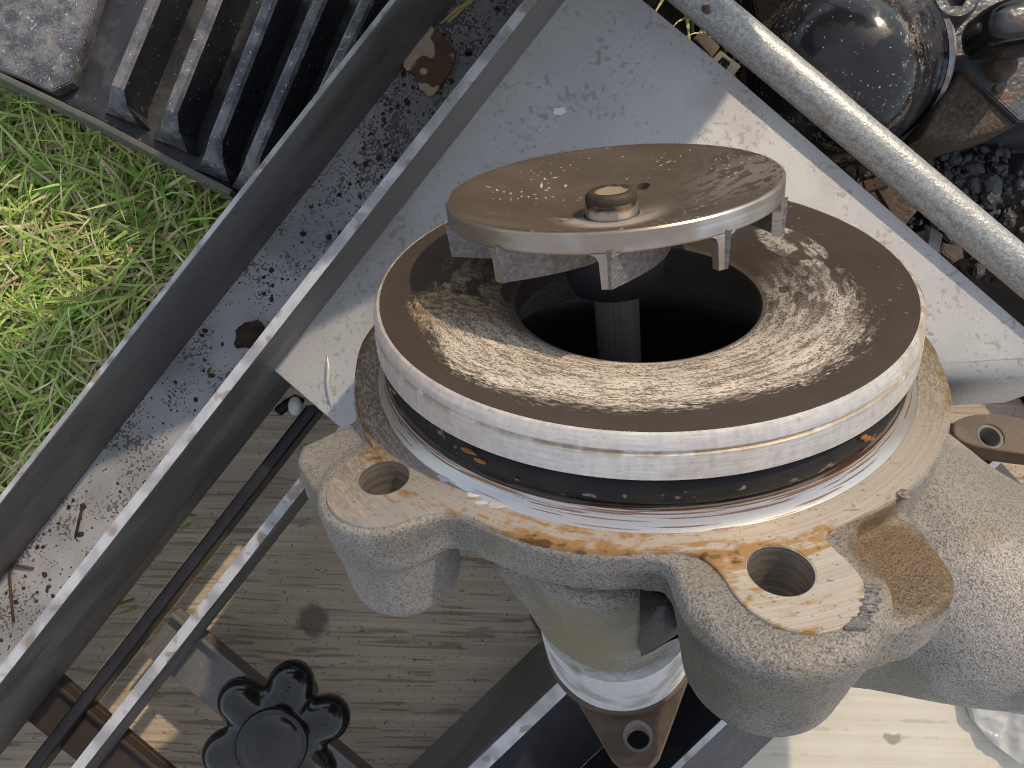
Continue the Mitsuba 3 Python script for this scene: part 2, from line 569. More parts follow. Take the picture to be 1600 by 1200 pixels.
mat('rusty_steel', c_rusty, .6, .1, lambda p, n, uv: f3(p, 400), .0003)
mat('shade_bore', lambda p, n, uv: mix((.006, .006, .006), (.02, .018, .016), f3(p, 90)), .35)
mat('dark_rust', lambda p, n, uv: mix((.020, .017, .015), (.060, .040, .029), f3(p, 60)), .6)
mat('rust_orange', lambda p, n, uv: mix((.16, .06, .02), (.42, .20, .08), f3(p, 400)), .85, spec=.2)
mat('thread_steel', (.2, .175, .15), .4, .7)
mat('bore_steel', lambda p, n, uv: mix((.34, .30, .27), (.56, .52, .47), noise(polar(p, P)[2] * 160, polar(p, P)[1] * 4, 1.0)), .34, .7)


def c_outlet(p, n, uv):
    g = f3(p, 500)
    c = mix((.50, .49, .48), (.76, .75, .74), g * .5 + f3(p, 60) * .5)
    d = smoothstep(.55, .72, f3(p, 75, 6))
    return mix(c, C(.30, .25, .17), d * .6)


mat('shade_cast', lambda p, n, uv: mix((.045, .038, .037), (.12, .105, .10), n3(p, 2100) * .7 + f3(p, 80) * .3), .65, .1, h_cast, .0004, eps=1e-4)  # shade on the gusset facet, put into a darker cast colour
mat('pale_outlet', c_outlet, .5, .25, lambda p, n, uv: n3(p, 600), .0005)


def c_sheet(p, n, uv):
    g = n3(p, 2000) * .45 + f3(p, 45) * .55
    c = mix((.41, .405, .405), (.54, .535, .525), g)
    c = mix(c, C(.30, .27, .25), smoothstep(.58, .74, f3(p, 24, 5)) * .35)
    f = smoothstep(.60, .72, f3(p, 520, 3, 4) * .75 + f3(p, 60, 9) * .3)
    return mix(c, C(.19, .165, .145), f * .45)


mat('galvanised_sheet', c_sheet, .48, .3, lambda p, n, uv: n3(p, 1900) + f3(p, 160), .00010, eps=1e-4)


def c_tubem(p, n, uv):
    g = n3(p, 2000) * .5 + n3(p, 900, 4) * .5
    c = mix((.31, .31, .295), (.52, .52, .50), smoothstep(.25, .75, g))
    return mix(c, C(.30, .22, .13), smoothstep(.66, .78, f3(p, 60, 4)) * .6)


mat('galvanised_pipe', c_tubem, .42, .4, lambda p, n, uv: n3(p, 1500) + .6 * n3(p, 700), .00012, eps=1e-4)


def c_floor(p, n, uv):
    k = f3(p, 30)
    c = mix((.29, .295, .31), (.45, .455, .475), smoothstep(.3, .65, k))
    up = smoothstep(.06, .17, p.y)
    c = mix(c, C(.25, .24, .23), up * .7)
    d = smoothstep(.60, .68, n3(p, 1100, 2) * .42 + f3(p, 90, 7) * .48 + n3(p, 2400) * .12 + up * .03)
    c = mix(c, C(.075, .06, .055), d * .75)
    pale = smoothstep(.84, .88, n3(p, 1100, 12))
    return mix(c, C(.5, .48, .47), pale * .6)


mat('dirty_channel_floor', c_floor, .45, .15, lambda p, n, uv: f3(p, 300), .0003)


def c_flange(p, n, uv):
    c = mix((.125, .118, .112), (.205, .194, .186), f3(p, 26) * .6 + n3(p, 500) * .3)
    u = p.x * .786 - p.y * .618
    v = p.x * .618 + p.y * .786
    sm = smoothstep(.48, .75, fbm(v * 16 + p.z * 10, u * 30 + p.z * 36, 3.0, 4))
    c = c * (1 - sm * .35)
    sc = smoothstep(.82, .88, noise(v * 40, p.z * 900 + u * 300, 7.0))
    c = mix(c, C(.26, .25, .24), sc * .18)
    s = smoothstep(.88, .92, n3(p, 900, 5))
    return mix(c, C(.3, .29, .28), s * .5)


mat('dark_steel', c_flange, .5, .2, lambda p, n, uv: f3(p, 160), .0003)


def c_edge(p, n, uv):
    g = f3(p, 90)
    c = mix((.36, .36, .37), (.58, .58, .585), smoothstep(.3, .65, g))
    r = smoothstep(.58, .70, f3(p, 140, 8))
    return mix(c, C(.28, .19, .14), r * .75)


mat('scuffed_edge_steel', c_edge, .42, .4, lambda p, n, uv: f3(p, 500), .0002)
mat('blackened_steel', lambda p, n, uv: mix((.012, .012, .016), (.04, .04, .046), f3(p, 90)), .4, .2)


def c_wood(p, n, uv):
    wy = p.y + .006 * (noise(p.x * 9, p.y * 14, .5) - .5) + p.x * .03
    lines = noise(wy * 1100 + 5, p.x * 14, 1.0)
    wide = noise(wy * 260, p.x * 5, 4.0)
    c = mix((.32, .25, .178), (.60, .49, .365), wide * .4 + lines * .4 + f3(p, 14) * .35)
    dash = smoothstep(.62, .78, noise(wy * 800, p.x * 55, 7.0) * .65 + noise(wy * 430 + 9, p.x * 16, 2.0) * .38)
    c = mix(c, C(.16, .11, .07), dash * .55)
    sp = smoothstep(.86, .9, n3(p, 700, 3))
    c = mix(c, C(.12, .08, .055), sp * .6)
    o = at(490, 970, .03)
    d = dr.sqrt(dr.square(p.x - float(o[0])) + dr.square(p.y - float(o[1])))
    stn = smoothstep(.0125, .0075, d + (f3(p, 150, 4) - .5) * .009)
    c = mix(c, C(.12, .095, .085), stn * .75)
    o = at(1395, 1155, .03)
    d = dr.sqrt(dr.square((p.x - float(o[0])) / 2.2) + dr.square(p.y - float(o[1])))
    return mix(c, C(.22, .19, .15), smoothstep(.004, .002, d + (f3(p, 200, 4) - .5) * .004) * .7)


def h_wood(p, n, uv):
    wy = p.y + .006 * (noise(p.x * 9, p.y * 14, .5) - .5) + p.x * .03
    return noise(wy * 800, p.x * 40, 7.0) + noise(wy * 1700, p.x * 40, 3.0) * .5


mat('weathered_wood', c_wood, .75, 0.0, h_wood, .0003, eps=1e-4, spec=.2)  # shaded copy of the board wood, darker tone painted in
def c_sun_toned(p, n, uv):  # lit copy of the board wood, sunlight painted into the colour
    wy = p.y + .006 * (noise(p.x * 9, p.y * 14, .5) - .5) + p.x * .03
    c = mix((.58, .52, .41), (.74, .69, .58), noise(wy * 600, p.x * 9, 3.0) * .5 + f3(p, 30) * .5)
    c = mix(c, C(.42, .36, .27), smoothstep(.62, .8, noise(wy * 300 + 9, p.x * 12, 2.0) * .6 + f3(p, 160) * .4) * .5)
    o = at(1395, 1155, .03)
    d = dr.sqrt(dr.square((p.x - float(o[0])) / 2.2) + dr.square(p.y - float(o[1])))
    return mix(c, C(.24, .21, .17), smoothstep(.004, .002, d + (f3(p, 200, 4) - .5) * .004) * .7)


mat('sun_toned_wood', c_sun_toned, .75, 0.0, h_wood, .0002, eps=1e-4, spec=.2)
mat('soil', lambda p, n, uv: mix((.035, .026, .017), (.10, .075, .05), f3(p, 60)), .9, 0.0, lambda p, n, uv: f3(p, 120), .004, spec=.1)


def c_plastic(p, n, uv):
    k = f3(p, 55)
    c = mix((.012, .013, .016), (.04, .042, .05), k)
    d = smoothstep(.45, .7, f3(p, 120, 5)) * smoothstep(.6, .9, n.z)
    c = mix(c, C(.12, .115, .11), d * .35)
    sp = smoothstep(.87, .91, n3(p, 650, 3))
    return mix(c, C(.42, .4, .37), sp * .6)


mat('black_plastic', c_plastic, .45, 0.0, lambda p, n, uv: f3(p, 220), .0005)


def c_dusty(p, n, uv):
    k = f3(p, 150) * .6 + n3(p, 1300) * .2 + f3(p, 40, 3) * .3
    c = mix((.06, .063, .075), (.21, .207, .215), smoothstep(.35, .75, k))
    c = mix(c, C(.30, .25, .18), smoothstep(.62, .74, f3(p, 150, 6)) * .55)
    return mix(c, C(.5, .49, .47), smoothstep(.87, .91, n3(p, 800, 8)) * .7)


mat('dusty_plastic', c_dusty, .6, 0.0, lambda p, n, uv: f3(p, 260), .0005)
mat('rim_plastic', lambda p, n, uv: mix((.055, .055, .045), (.155, .15, .12), f3(p, 90) * .7 + n3(p, 400) * .3), .6)
mat('glossy_black', lambda p, n, uv: mix((.004, .004, .005), (.012, .011, .010), f3(p, 80)), .15, 0.0, lambda p, n, uv: f3(p, 90), .0001, spec=.6)


def c_engine(p, n, uv):
    k = f3(p, 260, 2) * .6 + n3(p, 1300) * .4
    c = mix((.010, .010, .012), (.03, .03, .035), f3(p, 80))
    up = smoothstep(.67, .76, k + (f3(p, 35, 4) - .5) * .5 + smoothstep(.02, .0, (p.x - .20) * .6 - (p.y - .195) * .8 + .02) * .06)
    c = mix(c, mix((.10, .07, .05), (.30, .24, .19), n3(p, 600)), up * .8)
    return mix(c, C(.6, .58, .55), smoothstep(.88, .92, n3(p, 900, 5)) * .7)


mat('oily_black_paint', c_engine, lambda p, n, uv: .14 + .3 * smoothstep(.55, .7, f3(p, 100, 3)), 0.0, lambda p, n, uv: f3(p, 300), .00010, eps=1e-4)
mat('oily_sump', lambda p, n, uv: mix((.006, .006, .007), (.022, .02, .019), f3(p, 70)), .8, 0.0, lambda p, n, uv: f3(p, 300), .0006, spec=.05)
mat('engine_block_paint', lambda p, n, uv: mix(mix((.03, .03, .036), (.11, .115, .13), f3(p, 60)), C(.15, .08, .05), smoothstep(.56, .68, f3(p, 130, 5)) * .7), .32, .25, lambda p, n, uv: f3(p, 500), .0003)
mat('dirt', lambda p, n, uv: mix((.035, .028, .022), (.15, .118, .092), n3(p, 900) * .6 + f3(p, 80) * .4), .9, 0.0, lambda p, n, uv: f3(p, 500), .0015, spec=.15)
mat('black_lumps', lambda p, n, uv: mix((.010, .010, .011), (.055, .055, .062), n3(p, 500) * .5 + f3(p, 80) * .5), .5, 0.0, lambda p, n, uv: f3(p, 500), .001)


def c_chip(p, n, uv):
    c = mix((.42, .31, .21), (.62, .49, .36), f3(p, 160) * .6 + n3(p, 600) * .4)
    k = f3(p, 120, 3, 2)
    return mix(c, C(.10, .05, .028), smoothstep(.50, .57, k) * .9)


mat('stained_chip', c_chip, .85, 0.0, lambda p, n, uv: f3(p, 300), .0012, spec=.2)
mat('straw_colour', (.55, .42, .16), .6)
mat('white_paint', (.8, .8, .78), .4)
mat('crumb_dark', lambda p, n, uv: mix((.025, .018, .016), (.085, .06, .05), n3(p, 300)), .9, spec=.2)
mat('crumb_pale', (.40, .37, .33), .8)
mat('red_plastic', (.32, .04, .03), .3)
scene['blade'] = {'type': 'twosided', 'bsdf': {'type': 'principled', 'base_color': {'type': 'mesh_attribute', 'name': 'vertex_color'}, 'roughness': .5, 'specular': .35}}
scene['clear_film'] = {'type': 'twosided', 'bsdf': {'type': 'principled', 'base_color': {'type': 'rgb', 'value': [.42, .42, .40]}, 'roughness': .18, 'specular': .6, 'clearcoat': .7}}

# ---------------------------------------------------------------- ground, grass, board
g = trimesh.creation.box((12, 12, .02)); g.apply_translation([0, 0, -.01])
obj('ground', g, 'soil', kind='structure', smooth=False)


def blades(pts, length, width, lean, cols, seed):
    r = np.random.default_rng(seed)
    V, Fc, Cc = [], [], []
    k = 0
    S = 5
    for i, (x, y, z) in enumerate(pts):
        L = length * r.uniform(.5, 1.3); w = width * r.uniform(.6, 1.25)
        az = r.uniform(0, 2 * np.pi); ln = lean * r.uniform(.6, 1.25)
        d = np.array([math.cos(az), math.sin(az), 0]); sd = np.array([-d[1], d[0], 0])
        tw = r.uniform(-.6, .6)
        col = np.array(cols[r.integers(len(cols))]) * r.uniform(.75, 1.3)
        p = np.array([x, y, z]); el = math.pi / 2 - ln * .35
        curl = ln / S * 1.1
        side = r.uniform(-.25, .25)
        for s in range(S + 1):
            t = s / S
            ww = w * .5 * (1 - t ** 2.2) * (.75 + .25 * math.sin(math.pi * min(1, t * 2)))
            q = sd * math.cos(tw * t) + np.array([0, 0, 1]) * math.sin(tw * t)
            V += [p - q * ww, p + q * ww]
            Cc += [col * (.8 + .3 * t)] * 2
            dd = d * math.cos(side * s) + sd * math.sin(side * s)
            p = p + L / S * (dd * math.cos(el) + np.array([0, 0, 1]) * math.sin(el))
            el -= curl
            p[2] = max(p[2], .002 + .004 * (i % 7) / 7)
        for s in range(S):
            a = k + 2 * s
            Fc += [[a, a + 1, a + 3], [a, a + 3, a + 2]]
        k += 2 * (S + 1)
    return trimesh.Trimesh(np.array(V), np.array(Fc), process=False), np.array(Cc)


def scatter(poly, n, seed, z=0.0):
    r = np.random.default_rng(seed)
    g = sg.Polygon(poly)
    from shapely import contains_xy
    x0, y0, x1, y1 = g.bounds
    out = np.zeros((0, 2))
    while len(out) < n:
        q = np.stack([r.uniform(x0, x1, n * 2), r.uniform(y0, y1, n * 2)], 1)
        out = np.vstack([out, q[contains_xy(g, q[:, 0], q[:, 1])]])
    return np.c_[out[:n], np.full(n, z)]


lawn = polyat([(-90, 60), (-90, 900), (10, 860), (400, 300), (330, 220)], 0)
greens = [(.26, .42, .07), (.33, .50, .10), (.17, .29, .05), (.44, .54, .18), (.40, .47, .13)]
straws = [(.60, .50, .28), (.68, .60, .38), (.48, .38, .20), (.54, .48, .23)]
m, c = blades(scatter(lawn, 4600, 1), .066, .0044, 1.4, greens, 2)
m2, c2 = blades(np.vstack([scatter(polyat([(950, -120), (1200, -120), (1260, 120), (1150, 140)], 0), 500, 3)]), .05, .003, 1.1, greens + straws, 4)
m = trimesh.util.concatenate([m, m2]); c = np.vstack([c, c2])
k = obj('grass', m, 'blade', smooth=False, color=c, kind='stuff')
labels[k].update(label='green lawn grass with bent blades left of the steel channel', category='grass')
m, c = blades(scatter(lawn, 3300, 5, .014), .044, .0034, 1.7, straws, 6)
k = obj('dry_grass', m, 'blade', smooth=False, color=c, kind='stuff')
labels[k].update(label='dry straw coloured blades lying among the green grass', category='dry grass')
m, c = blades([at(298, 818, .03), at(305, 806, .03), at(210, 936, .03), at(214, 946, .03), at(290, 812, .03), at(302, 826, .03)], .022, .0022, 1.2, greens[:3], 11)
k = obj('grass_tuft', m, 'blade', smooth=False, color=c, kind='stuff')
labels[k].update(label='thin green grass blades poking up between channel and board', category='grass')

seam0, seam1 = at(1135, 1200, .03)[:2], at(1420, 928, .03)[:2]
sdir = (seam1 - seam0) / np.linalg.norm(seam1 - seam0)
b0, b1 = seam0 - sdir * .25, seam0 + sdir * .42
gapn = np.array([sdir[1], -sdir[0]]) * .0015
wb = np.array([at(-150, 1020, .03)[:2], at(330, 560, .03)[:2], at(560, 560, .03)[:2], b1, b0, [-.37, b0[1]]])
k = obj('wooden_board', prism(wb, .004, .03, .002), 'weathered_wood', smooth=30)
labels[k] = dict(label='weathered wooden board with fine grain, shade painted into its darker tone, under the chassis rails and the knob', category='wooden board')
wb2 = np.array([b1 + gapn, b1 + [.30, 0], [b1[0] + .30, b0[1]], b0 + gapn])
k = obj('pale_board', prism(wb2, .004, .0296, .002), 'sun_toned_wood', smooth=30)
labels[k] = dict(label='smooth board at lower right beyond the right rail, sunlight painted into its pale tone', category='wooden board')

# ---------------------------------------------------------------- steel frame: left channel, bar, cross members, right channel
D = np.array([.618, .786, 0]); D /= np.linalg.norm(D)
R = np.array([D[1], -D[0], 0])                # to the right of the channel
FR = Frame([0, 0, 0], [0, 0, 1], 1, e1=R)      # local (across, along, up)
frame = thing('ladder_chassis', 'welded steel chassis with long channel rails and cross members beside the grass', 'steel chassis')


def strip(o0, o1, s0, s1, z0, z1, bev=.0005):
    sec = sg.box(o0, z0, o1, z1).buffer(-bev).buffer(bev, quad_segs=2)
    m = trimesh.creation.extrude_polygon(sec, s1 - s0, engine='earcut')
    v = np.array(m.vertices)
    m.vertices = v[:, :1] * R + v[:, 1:2] * np.array([0, 0, 1]) + (v[:, 2:3] + s0) * D
    if m.volume < 0:
        m.invert()
    return m


S0, S1 = -.62, .70
web = sg.box(-.1422, S0, -.0998, S1)
for (px, py, r) in ((732, 82, .0022), (330, 581, .0022), (397, 391, .0015)):
    q = at(px, py, .111)
    web = web.difference(sg.Point(q @ R, q @ D).buffer(r))
wm = prism(web, .107, .111)
ch = f'{frame}__channel'
obj('web', FR.mesh(wm), 'dirty_channel_floor', ch, smooth=False, label='grey channel floor specked with dark dirt')
obj('flange', strip(-.1450, -.1424, S0, S1, .084, .166, .0008), 'dark_steel', ch)
obj('flange', strip(-.0996, -.0942, S0, S1, .080, .1655, .0012), 'dark_steel', ch)
obj('flange_edge', strip(-.1449, -.1428, S0, S1, .166, .1664, .0001), 'scuffed_edge_steel', ch)
obj('flange_edge', strip(-.0992, -.0946, S0, S1, .1655, .1659, .0001), 'scuffed_edge_steel', ch, label='scuffed bright top edge of the right flange')

# light flat bar right of the channel
o_c = -.0515
obj('bar', strip(o_c - .0028, o_c + .0028, S0, .075, .078, .12, .0006), 'dark_steel', frame)
obj('bar_edge', strip(o_c - .0027, o_c + .0027, S0, .075, .12, .1205, .0002), 'scuffed_edge_steel', frame, label='bright worn top edge of the flat bar')


def cross(p0, p1, w, z, m, name='cross_member'):
    a, b = at(*p0, z), at(*p1, z)
    k = obj(name, bar(a, b, w, .004), m, frame)
    d = (b - a) / np.linalg.norm(b - a)
    s = np.cross([0, 0, 1], d)
    obj('lip', bar(a + s * (w / 2 - .0012) + [0, 0, .007], b + s * (w / 2 - .0012) + [0, 0, .007], .0024, .007), m, k)
    return k


cross((250, 985), (640, 1310), .031, .071, 'dark_steel')
cross((-40, 1000), (330, 1310), .031, .071, 'dark_rust')

# right channel under the pump outlet, same kind of rail seen from the other side
D2 = np.array([.724, .690, 0]); D2 /= np.linalg.norm(D2)
R2 = np.array([D2[1], -D2[0], 0])


def strip2(o0, o1, s0, s1, z0, z1, bev=.0005):
    sec = sg.box(o0, z0, o1, z1).buffer(-bev).buffer(bev, quad_segs=2)
    m = trimesh.creation.extrude_polygon(sec, s1 - s0, engine='earcut')
    v = np.array(m.vertices)
    m.vertices = v[:, :1] * R2 + v[:, 1:2] * np.array([0, 0, 1]) + (v[:, 2:3] + s0) * D2
    if m.volume < 0:
        m.invert()
    return m


def o2(px, py, z):
    return float(at(px, py, z) @ R2)


z2 = .138
oa, ob = o2(729, 1200, z2), o2(765, 1200, z2)
oc, od = o2(1046, 1200, z2), o2(1064, 1200, z2)
oe = o2(1160, 1200, .09)
ch2 = f'{frame}__channel_001'
SE = .16
obj('flange', strip2(oa, ob, -.5, SE, .066, z2), 'dark_steel', ch2)
obj('flange_edge', strip2(oa + .0004, ob - .0004, -.5, SE, z2, z2 + .0005, .0001), 'scuffed_edge_steel', ch2, label='scuffed pale top edge of the right rail')
obj('web', strip2(ob, oc, -.5, SE, .066, .070), 'blackened_steel', ch2)
obj('flange', strip2(oc, od, -.5, SE, .070, z2), 'blackened_steel', ch2)
obj('flange_edge', strip2(oc + .0003, od - .0003, -.5, SE, z2, z2 + .0005, .0001), 'scuffed_edge_steel', ch2, label='scuffed pale top edge of the right rail')
obj('outer_lip', strip2(od, oe, -.5, SE, .086, .090), 'dark_steel', ch2)

# black rod with white tip between channel and bar
a, b = at(30, 1225, .085), at(486, 640, .085)
rod = thing('black_rod', 'long thin black rod lying between channel and bar, white tip at its upper end', 'rod')
obj('shaft', bar(a, b, .0072, .020, bev=.0015), 'blackened_steel', rod)
d = (b - a) / np.linalg.norm(b - a)
q = at(452, 640, .09)
t_ = trimesh.creation.icosphere(subdivisions=3, radius=1); t_.apply_scale([.0036, .0052, .003]); t_.apply_translation(at(461, 634, .093))
obj('tip', t_, 'white_paint', rod, label='small white tip')
obj('clip', tube([at(436, 642, .088), at(448, 632, .09), at(462, 624, .09), at(470, 630, .088)], .0028, 12), 'black_rubber', rod)

# ---------------------------------------------------------------- galvanised cross sheet
zs = .130
sh = thing('metal_sheet', 'flat grey galvanised sheet set across the frame behind the pump, partly in shade', 'metal sheet')
outl = polyat([(416, 568), (925, -84), (1000, -4), (1142, 113), (1450, 380), (1612, 520), (1662, 558), (1395, 573), (1250, 700), (880, 968), (845, 944), (522, 660)], zs)
obj('plate', prism(outl, zs - .003, zs, .0008), 'galvanised_sheet', sh)
# bent-down apron on its lower right end
pa, pb = at(1395, 572, zs)[:2], at(1690, 556, zs)[:2]
rows = []
nb = np.array([pb[1] - pa[1], -(pb[0] - pa[0])]); nb /= np.linalg.norm(nb)
arc = [(0, .0006)] + [(.012 * math.sin(t), .0006 - .012 * (1 - math.cos(t))) for t in np.linspace(.1, 1.3, 9)] + [(.024, -.06)]
for (s, dz) in arc:
    rows.append([[*(pa + nb * s), zs + dz], [*(pb + nb * s), zs + dz]])
rows = np.array(rows)
thick = np.concatenate([rows.reshape(-1, 3), rows.reshape(-1, 3) - [nb[0] * .001, nb[1] * .001, .002]])
nr = len(arc)
ff = []
for i in range(nr - 1):
    a_, b_, c_, d_ = 2 * i, 2 * i + 1, 2 * i + 3, 2 * i + 2
    ff += [[a_, d_, c_], [a_, c_, b_], [a_ + 2 * nr, c_ + 2 * nr, d_ + 2 * nr], [a_ + 2 * nr, b_ + 2 * nr, c_ + 2 * nr]]
obj('bent_edge', trimesh.Trimesh(thick, ff, process=False), 'galvanised_sheet', sh, smooth=True, label='sheet edge bent down beside the pump')
obj('weld', tube([at(511, 556, zs), at(513, 575, zs + .001), at(512, 600, zs + .001), at(517, 622, zs + .001), at(522, 645, zs)], [.0003, .0014, .0012, .0014, .0003], 10), 'scuffed_edge_steel', sh, label='short rusty weld bead')
q = prism(polyat([(866, 170), (882, 168), (884, 176), (876, 180), (865, 179)], zs), zs, zs + .0004)
obj('paint_fleck', q, 'white_paint', sh, smooth=False)

# ---------------------------------------------------------------- galvanised pipe
zt = .137
tp = thing('steel_pipe', 'galvanised grey steel pipe running diagonally past the black engine', 'pipe')
a, b = at(960, -112, zt), at(1780, 576, zt)
mid = at(1330, 197, zt)
obj('wall', tube([a + (b - a) * t for t in np.linspace(0, 1, 12)], .0090, 40), 'galvanised_pipe', tp, smooth=True)
q = at(1104, 14, zt + .0088)
obj('boss_mark', tube([q + [-.0016, .0012, -.001], q, q + [.0016, -.0012, -.001]], [.001, .0022, .001], 10), 'rusty_steel', tp)

# ---------------------------------------------------------------- pump casting
flat = -.328
outline_px = [(584, 504), (560, 539), (551, 592), (555, 640), (572, 686), (584, 700), (547, 712), (521, 737), (507, 767), (510, 790), (529, 811), (562, 822), (600, 822), (630, 813), (667, 800), (712, 798), (761, 820), (825, 846), (915, 862), (1000, 862), (1075, 862), (1105, 874), (1131, 902), (1146, 928), (1172, 956), (1210, 978), (1255, 990), (1300, 988), (1326, 976), (1349, 954), (1358, 917), (1335, 882), (1300, 852), (1289, 836), (1307, 824), (1405, 778), (1450, 737), (1480, 689), (1491, 636), (1487, 606), (1469, 557)]
face_out = P.poly(outline_px, flat)
# close the ring behind the plate with its circle
t0, t1 = math.atan2(face_out[-1][1], face_out[-1][0]), math.atan2(face_out[0][1], face_out[0][0])
if t1 < t0:
    t1 += 2 * math.pi
ring = np.array([[1.149 * math.cos(t), 1.149 * math.sin(t)] for t in np.linspace(t0, t1, 40)[1:-1]])
face_out = np.vstack([face_out, ring])
face_sm = smooth_poly(face_out, 2)


def hole_fit(px, py, rx, c):
    a = P.on(px, py, c)
    e = (P.on(px + rx, py, c) - P.on(px - rx, py, c)) / 2
    return a, float(np.linalg.norm(e))


hL, rL = hole_fit(600, 745, 39, flat)
hR, rR = hole_fit(1220, 890, 53, flat)

step = .017
lo, hi = np.array([-1.75, -2.15, -2.1]), np.array([2.3, 1.35, -.30])
nn = np.ceil((hi - lo) / step).astype(int)
ga, gb, gc = [lo[i] + step * np.arange(nn[i]) for i in range(3)]
A2, B2 = np.meshgrid(ga, gb, indexing='ij')
P2 = np.stack([A2.ravel(), B2.ravel()], 1)
so = sdf_poly(P2, smooth_poly(face_out, 1)).reshape(A2.shape)[:, :, None]
X = np.stack(np.meshgrid(ga, gb, gc, indexing='ij'), -1).astype(np.float64)
c_ = X[..., 2]
top = flat - .012
rr = np.sqrt(X[..., 0] ** 2 + X[..., 1] ** 2)


def wl(px, py, z):
    return P.l(at(px, py, z))[0]


draft = (top - c_) * .10
S = smax(so + draft * .5 - .004, np.maximum(c_ - top, (top - .17) - c_), .010)
S = smin(S, np.maximum(rr - np.clip(.95 + 1.0 * (c_ + .5), .60, .95), np.maximum(c_ - top - .1, -1.15 - c_)), .10)
# bolt bosses
S = smin(S, smax(cyl_seg(X, [*hL, -.34], [*(hL + [.01, .01]), -.845], .236, .192), c_ - top, .01), .06)
S = smin(S, smax(cyl_seg(X, [*hR, -.34], [*(hR + [.0, .02]), -.83], .305, .225), c_ - top, .01), .07)
# side lugs lower than the machined face
lugR = P.poly([(1298, 842), (1405, 782), (1440, 812), (1496, 888), (1492, 922), (1440, 962), (1345, 990)], -.40)
lugL = P.poly([(590, 640), (556, 655), (472, 694), (463, 716), (512, 800), (590, 800)], -.37)
for lug, c0, c1 in ((lugR, -.425, -.60), (lugL, -.375, -.56)):
    sl = sdf_poly(P2, lug).reshape(A2.shape)[:, :, None]
    S = smin(S, smax(sl - .004, np.maximum(c_ - c0, c1 - c_), .012), .004)
# delivery branch leaving to the right
v0, v1, v2 = P.l([0.07, 0.02, .17])[0], wl(1500, 915, .21), wl(2000, 1040, .195)
S = smin(S, cone_seg(X, v0, v1, .44, .45), .12)
S = smin(S, cone_seg(X, v1, v2, .45, .43), .10)
S = smin(S, cone_seg(X, wl(1330, 990, .20), wl(1700, 1010, .19), .22, .3), .10)
# outlet neck to the foot
q0, q1 = at(954, 890, .236), at(967, 994, .183)
ax = (q1 - q0) / np.linalg.norm(q1 - q0)
l0, l1 = P.l(q0)[0], P.l(q1)[0]
S = smin(S, cone_seg(X, P.l(at(800, 872, .243))[0], P.l(at(905, 975, .21))[0], .08, .12), .08)
S = smin(S, cyl_seg(X, l0 - (l1 - l0) * .6, l0 + (l1 - l0) * .45, .31, .30), .08)
# nothing cast stands above the machined face
S = np.maximum(S, c_ - top)
# cavity
S = np.maximum(S, -np.maximum(rr - .80, -1.1 - c_))
for hh, r_ in ((hL, rL), (hR, rR)):
    S = np.maximum(S, -np.maximum(np.sqrt((X[..., 0] - hh[0]) ** 2 + (X[..., 1] - hh[1]) ** 2) - r_ - .012, -.62 - c_))
cast = surface_nets(S, lo, step)
del X, S
v = np.array(cast.vertices)
nz_ = (meshkit.fbm(v * 9 + 20, 3, 3) - .5) * .008
cast.vertices = v + cast.vertex_normals * nz_[:, None]
cast = trimesh.smoothing.filter_taubin(cast, iterations=3)
pump = thing('pump_housing', 'cast aluminium pump housing with machined flange and two bolt holes, standing over the frame', 'pump housing')
obj('casting', P.mesh(cast), 'cast_aluminium', pump, smooth=True, label='rough grey sand cast body')
# machined face: a thin slab with the spigot bore and bolt holes
fp = sg.Polygon(face_sm).buffer(-.003)
fp = fp.difference(sg.Point(0, 0).buffer(1.035, quad_segs=48))
for hh, r_ in ((hL, rL), (hR, rR)):
    fp = fp.difference(sg.Point(*hh).buffer(r_, quad_segs=24))
fm = prism(fp, flat - .03, flat, .006)
obj('flange_face', P.mesh(fm), 'machined_aluminium', pump, smooth=25, label='machined beige flange face with rust stains')
sp = lathe([(1.035, flat - .004), (1.018, -.312), (1.004, -.295), (1.0, -.275), (.97, -.275), (.97, -.40), (1.05, -.40), (1.05, flat - .01)], 160)
obj('spigot', P.mesh(sp), 'bright_bore', pump, smooth=30)
for nm, hh, r_ in (('bolt_hole', hL, rL), ('bolt_hole', hR, rR)):
    pr = []
    zz = np.linspace(flat - .004, flat - .30, 30)
    for i, z in enumerate(zz):
        pr.append((r_ - .001 - (.0022 if i % 3 == 2 else 0), z))
    pr += [(.00001, flat - .302), (.00001, flat - .31), (r_ + .008, flat - .31), (r_ + .008, flat - .004)]
    hm = lathe(pr, 48)
    hm.vertices = np.array(hm.vertices) + [hh[0], hh[1], 0]
    obj(nm, P.mesh(hm), 'bore_steel', pump, smooth=40)
# bright nick in the flange edge and torn burr beside the right hole
q = lump(.018, 2, .6, 3, (1.2, .9, .8)); q.vertices = np.array(q.vertices) + [*P.on(1412, 772, flat), flat]
obj('nick', P.mesh(q), 'bright_rim', pump, smooth=False)
bm = []
for i in range(26):
    t = i / 25
    px, py = 1358 - 20 * t * t + rng.uniform(-7, 7), 915 + 62 * t
    q = lump(.014 * rng.uniform(.6, 1.5), 1, .7, i, (1.7, .6, .7)); q.vertices = np.array(q.vertices) + [*P.on(px, py, flat), flat - .012]
    bm.append(q)
obj('burr', P.mesh(trimesh.util.concatenate(bm)), 'cast_vane', pump, smooth=False, label='torn dark burr at the face edge')

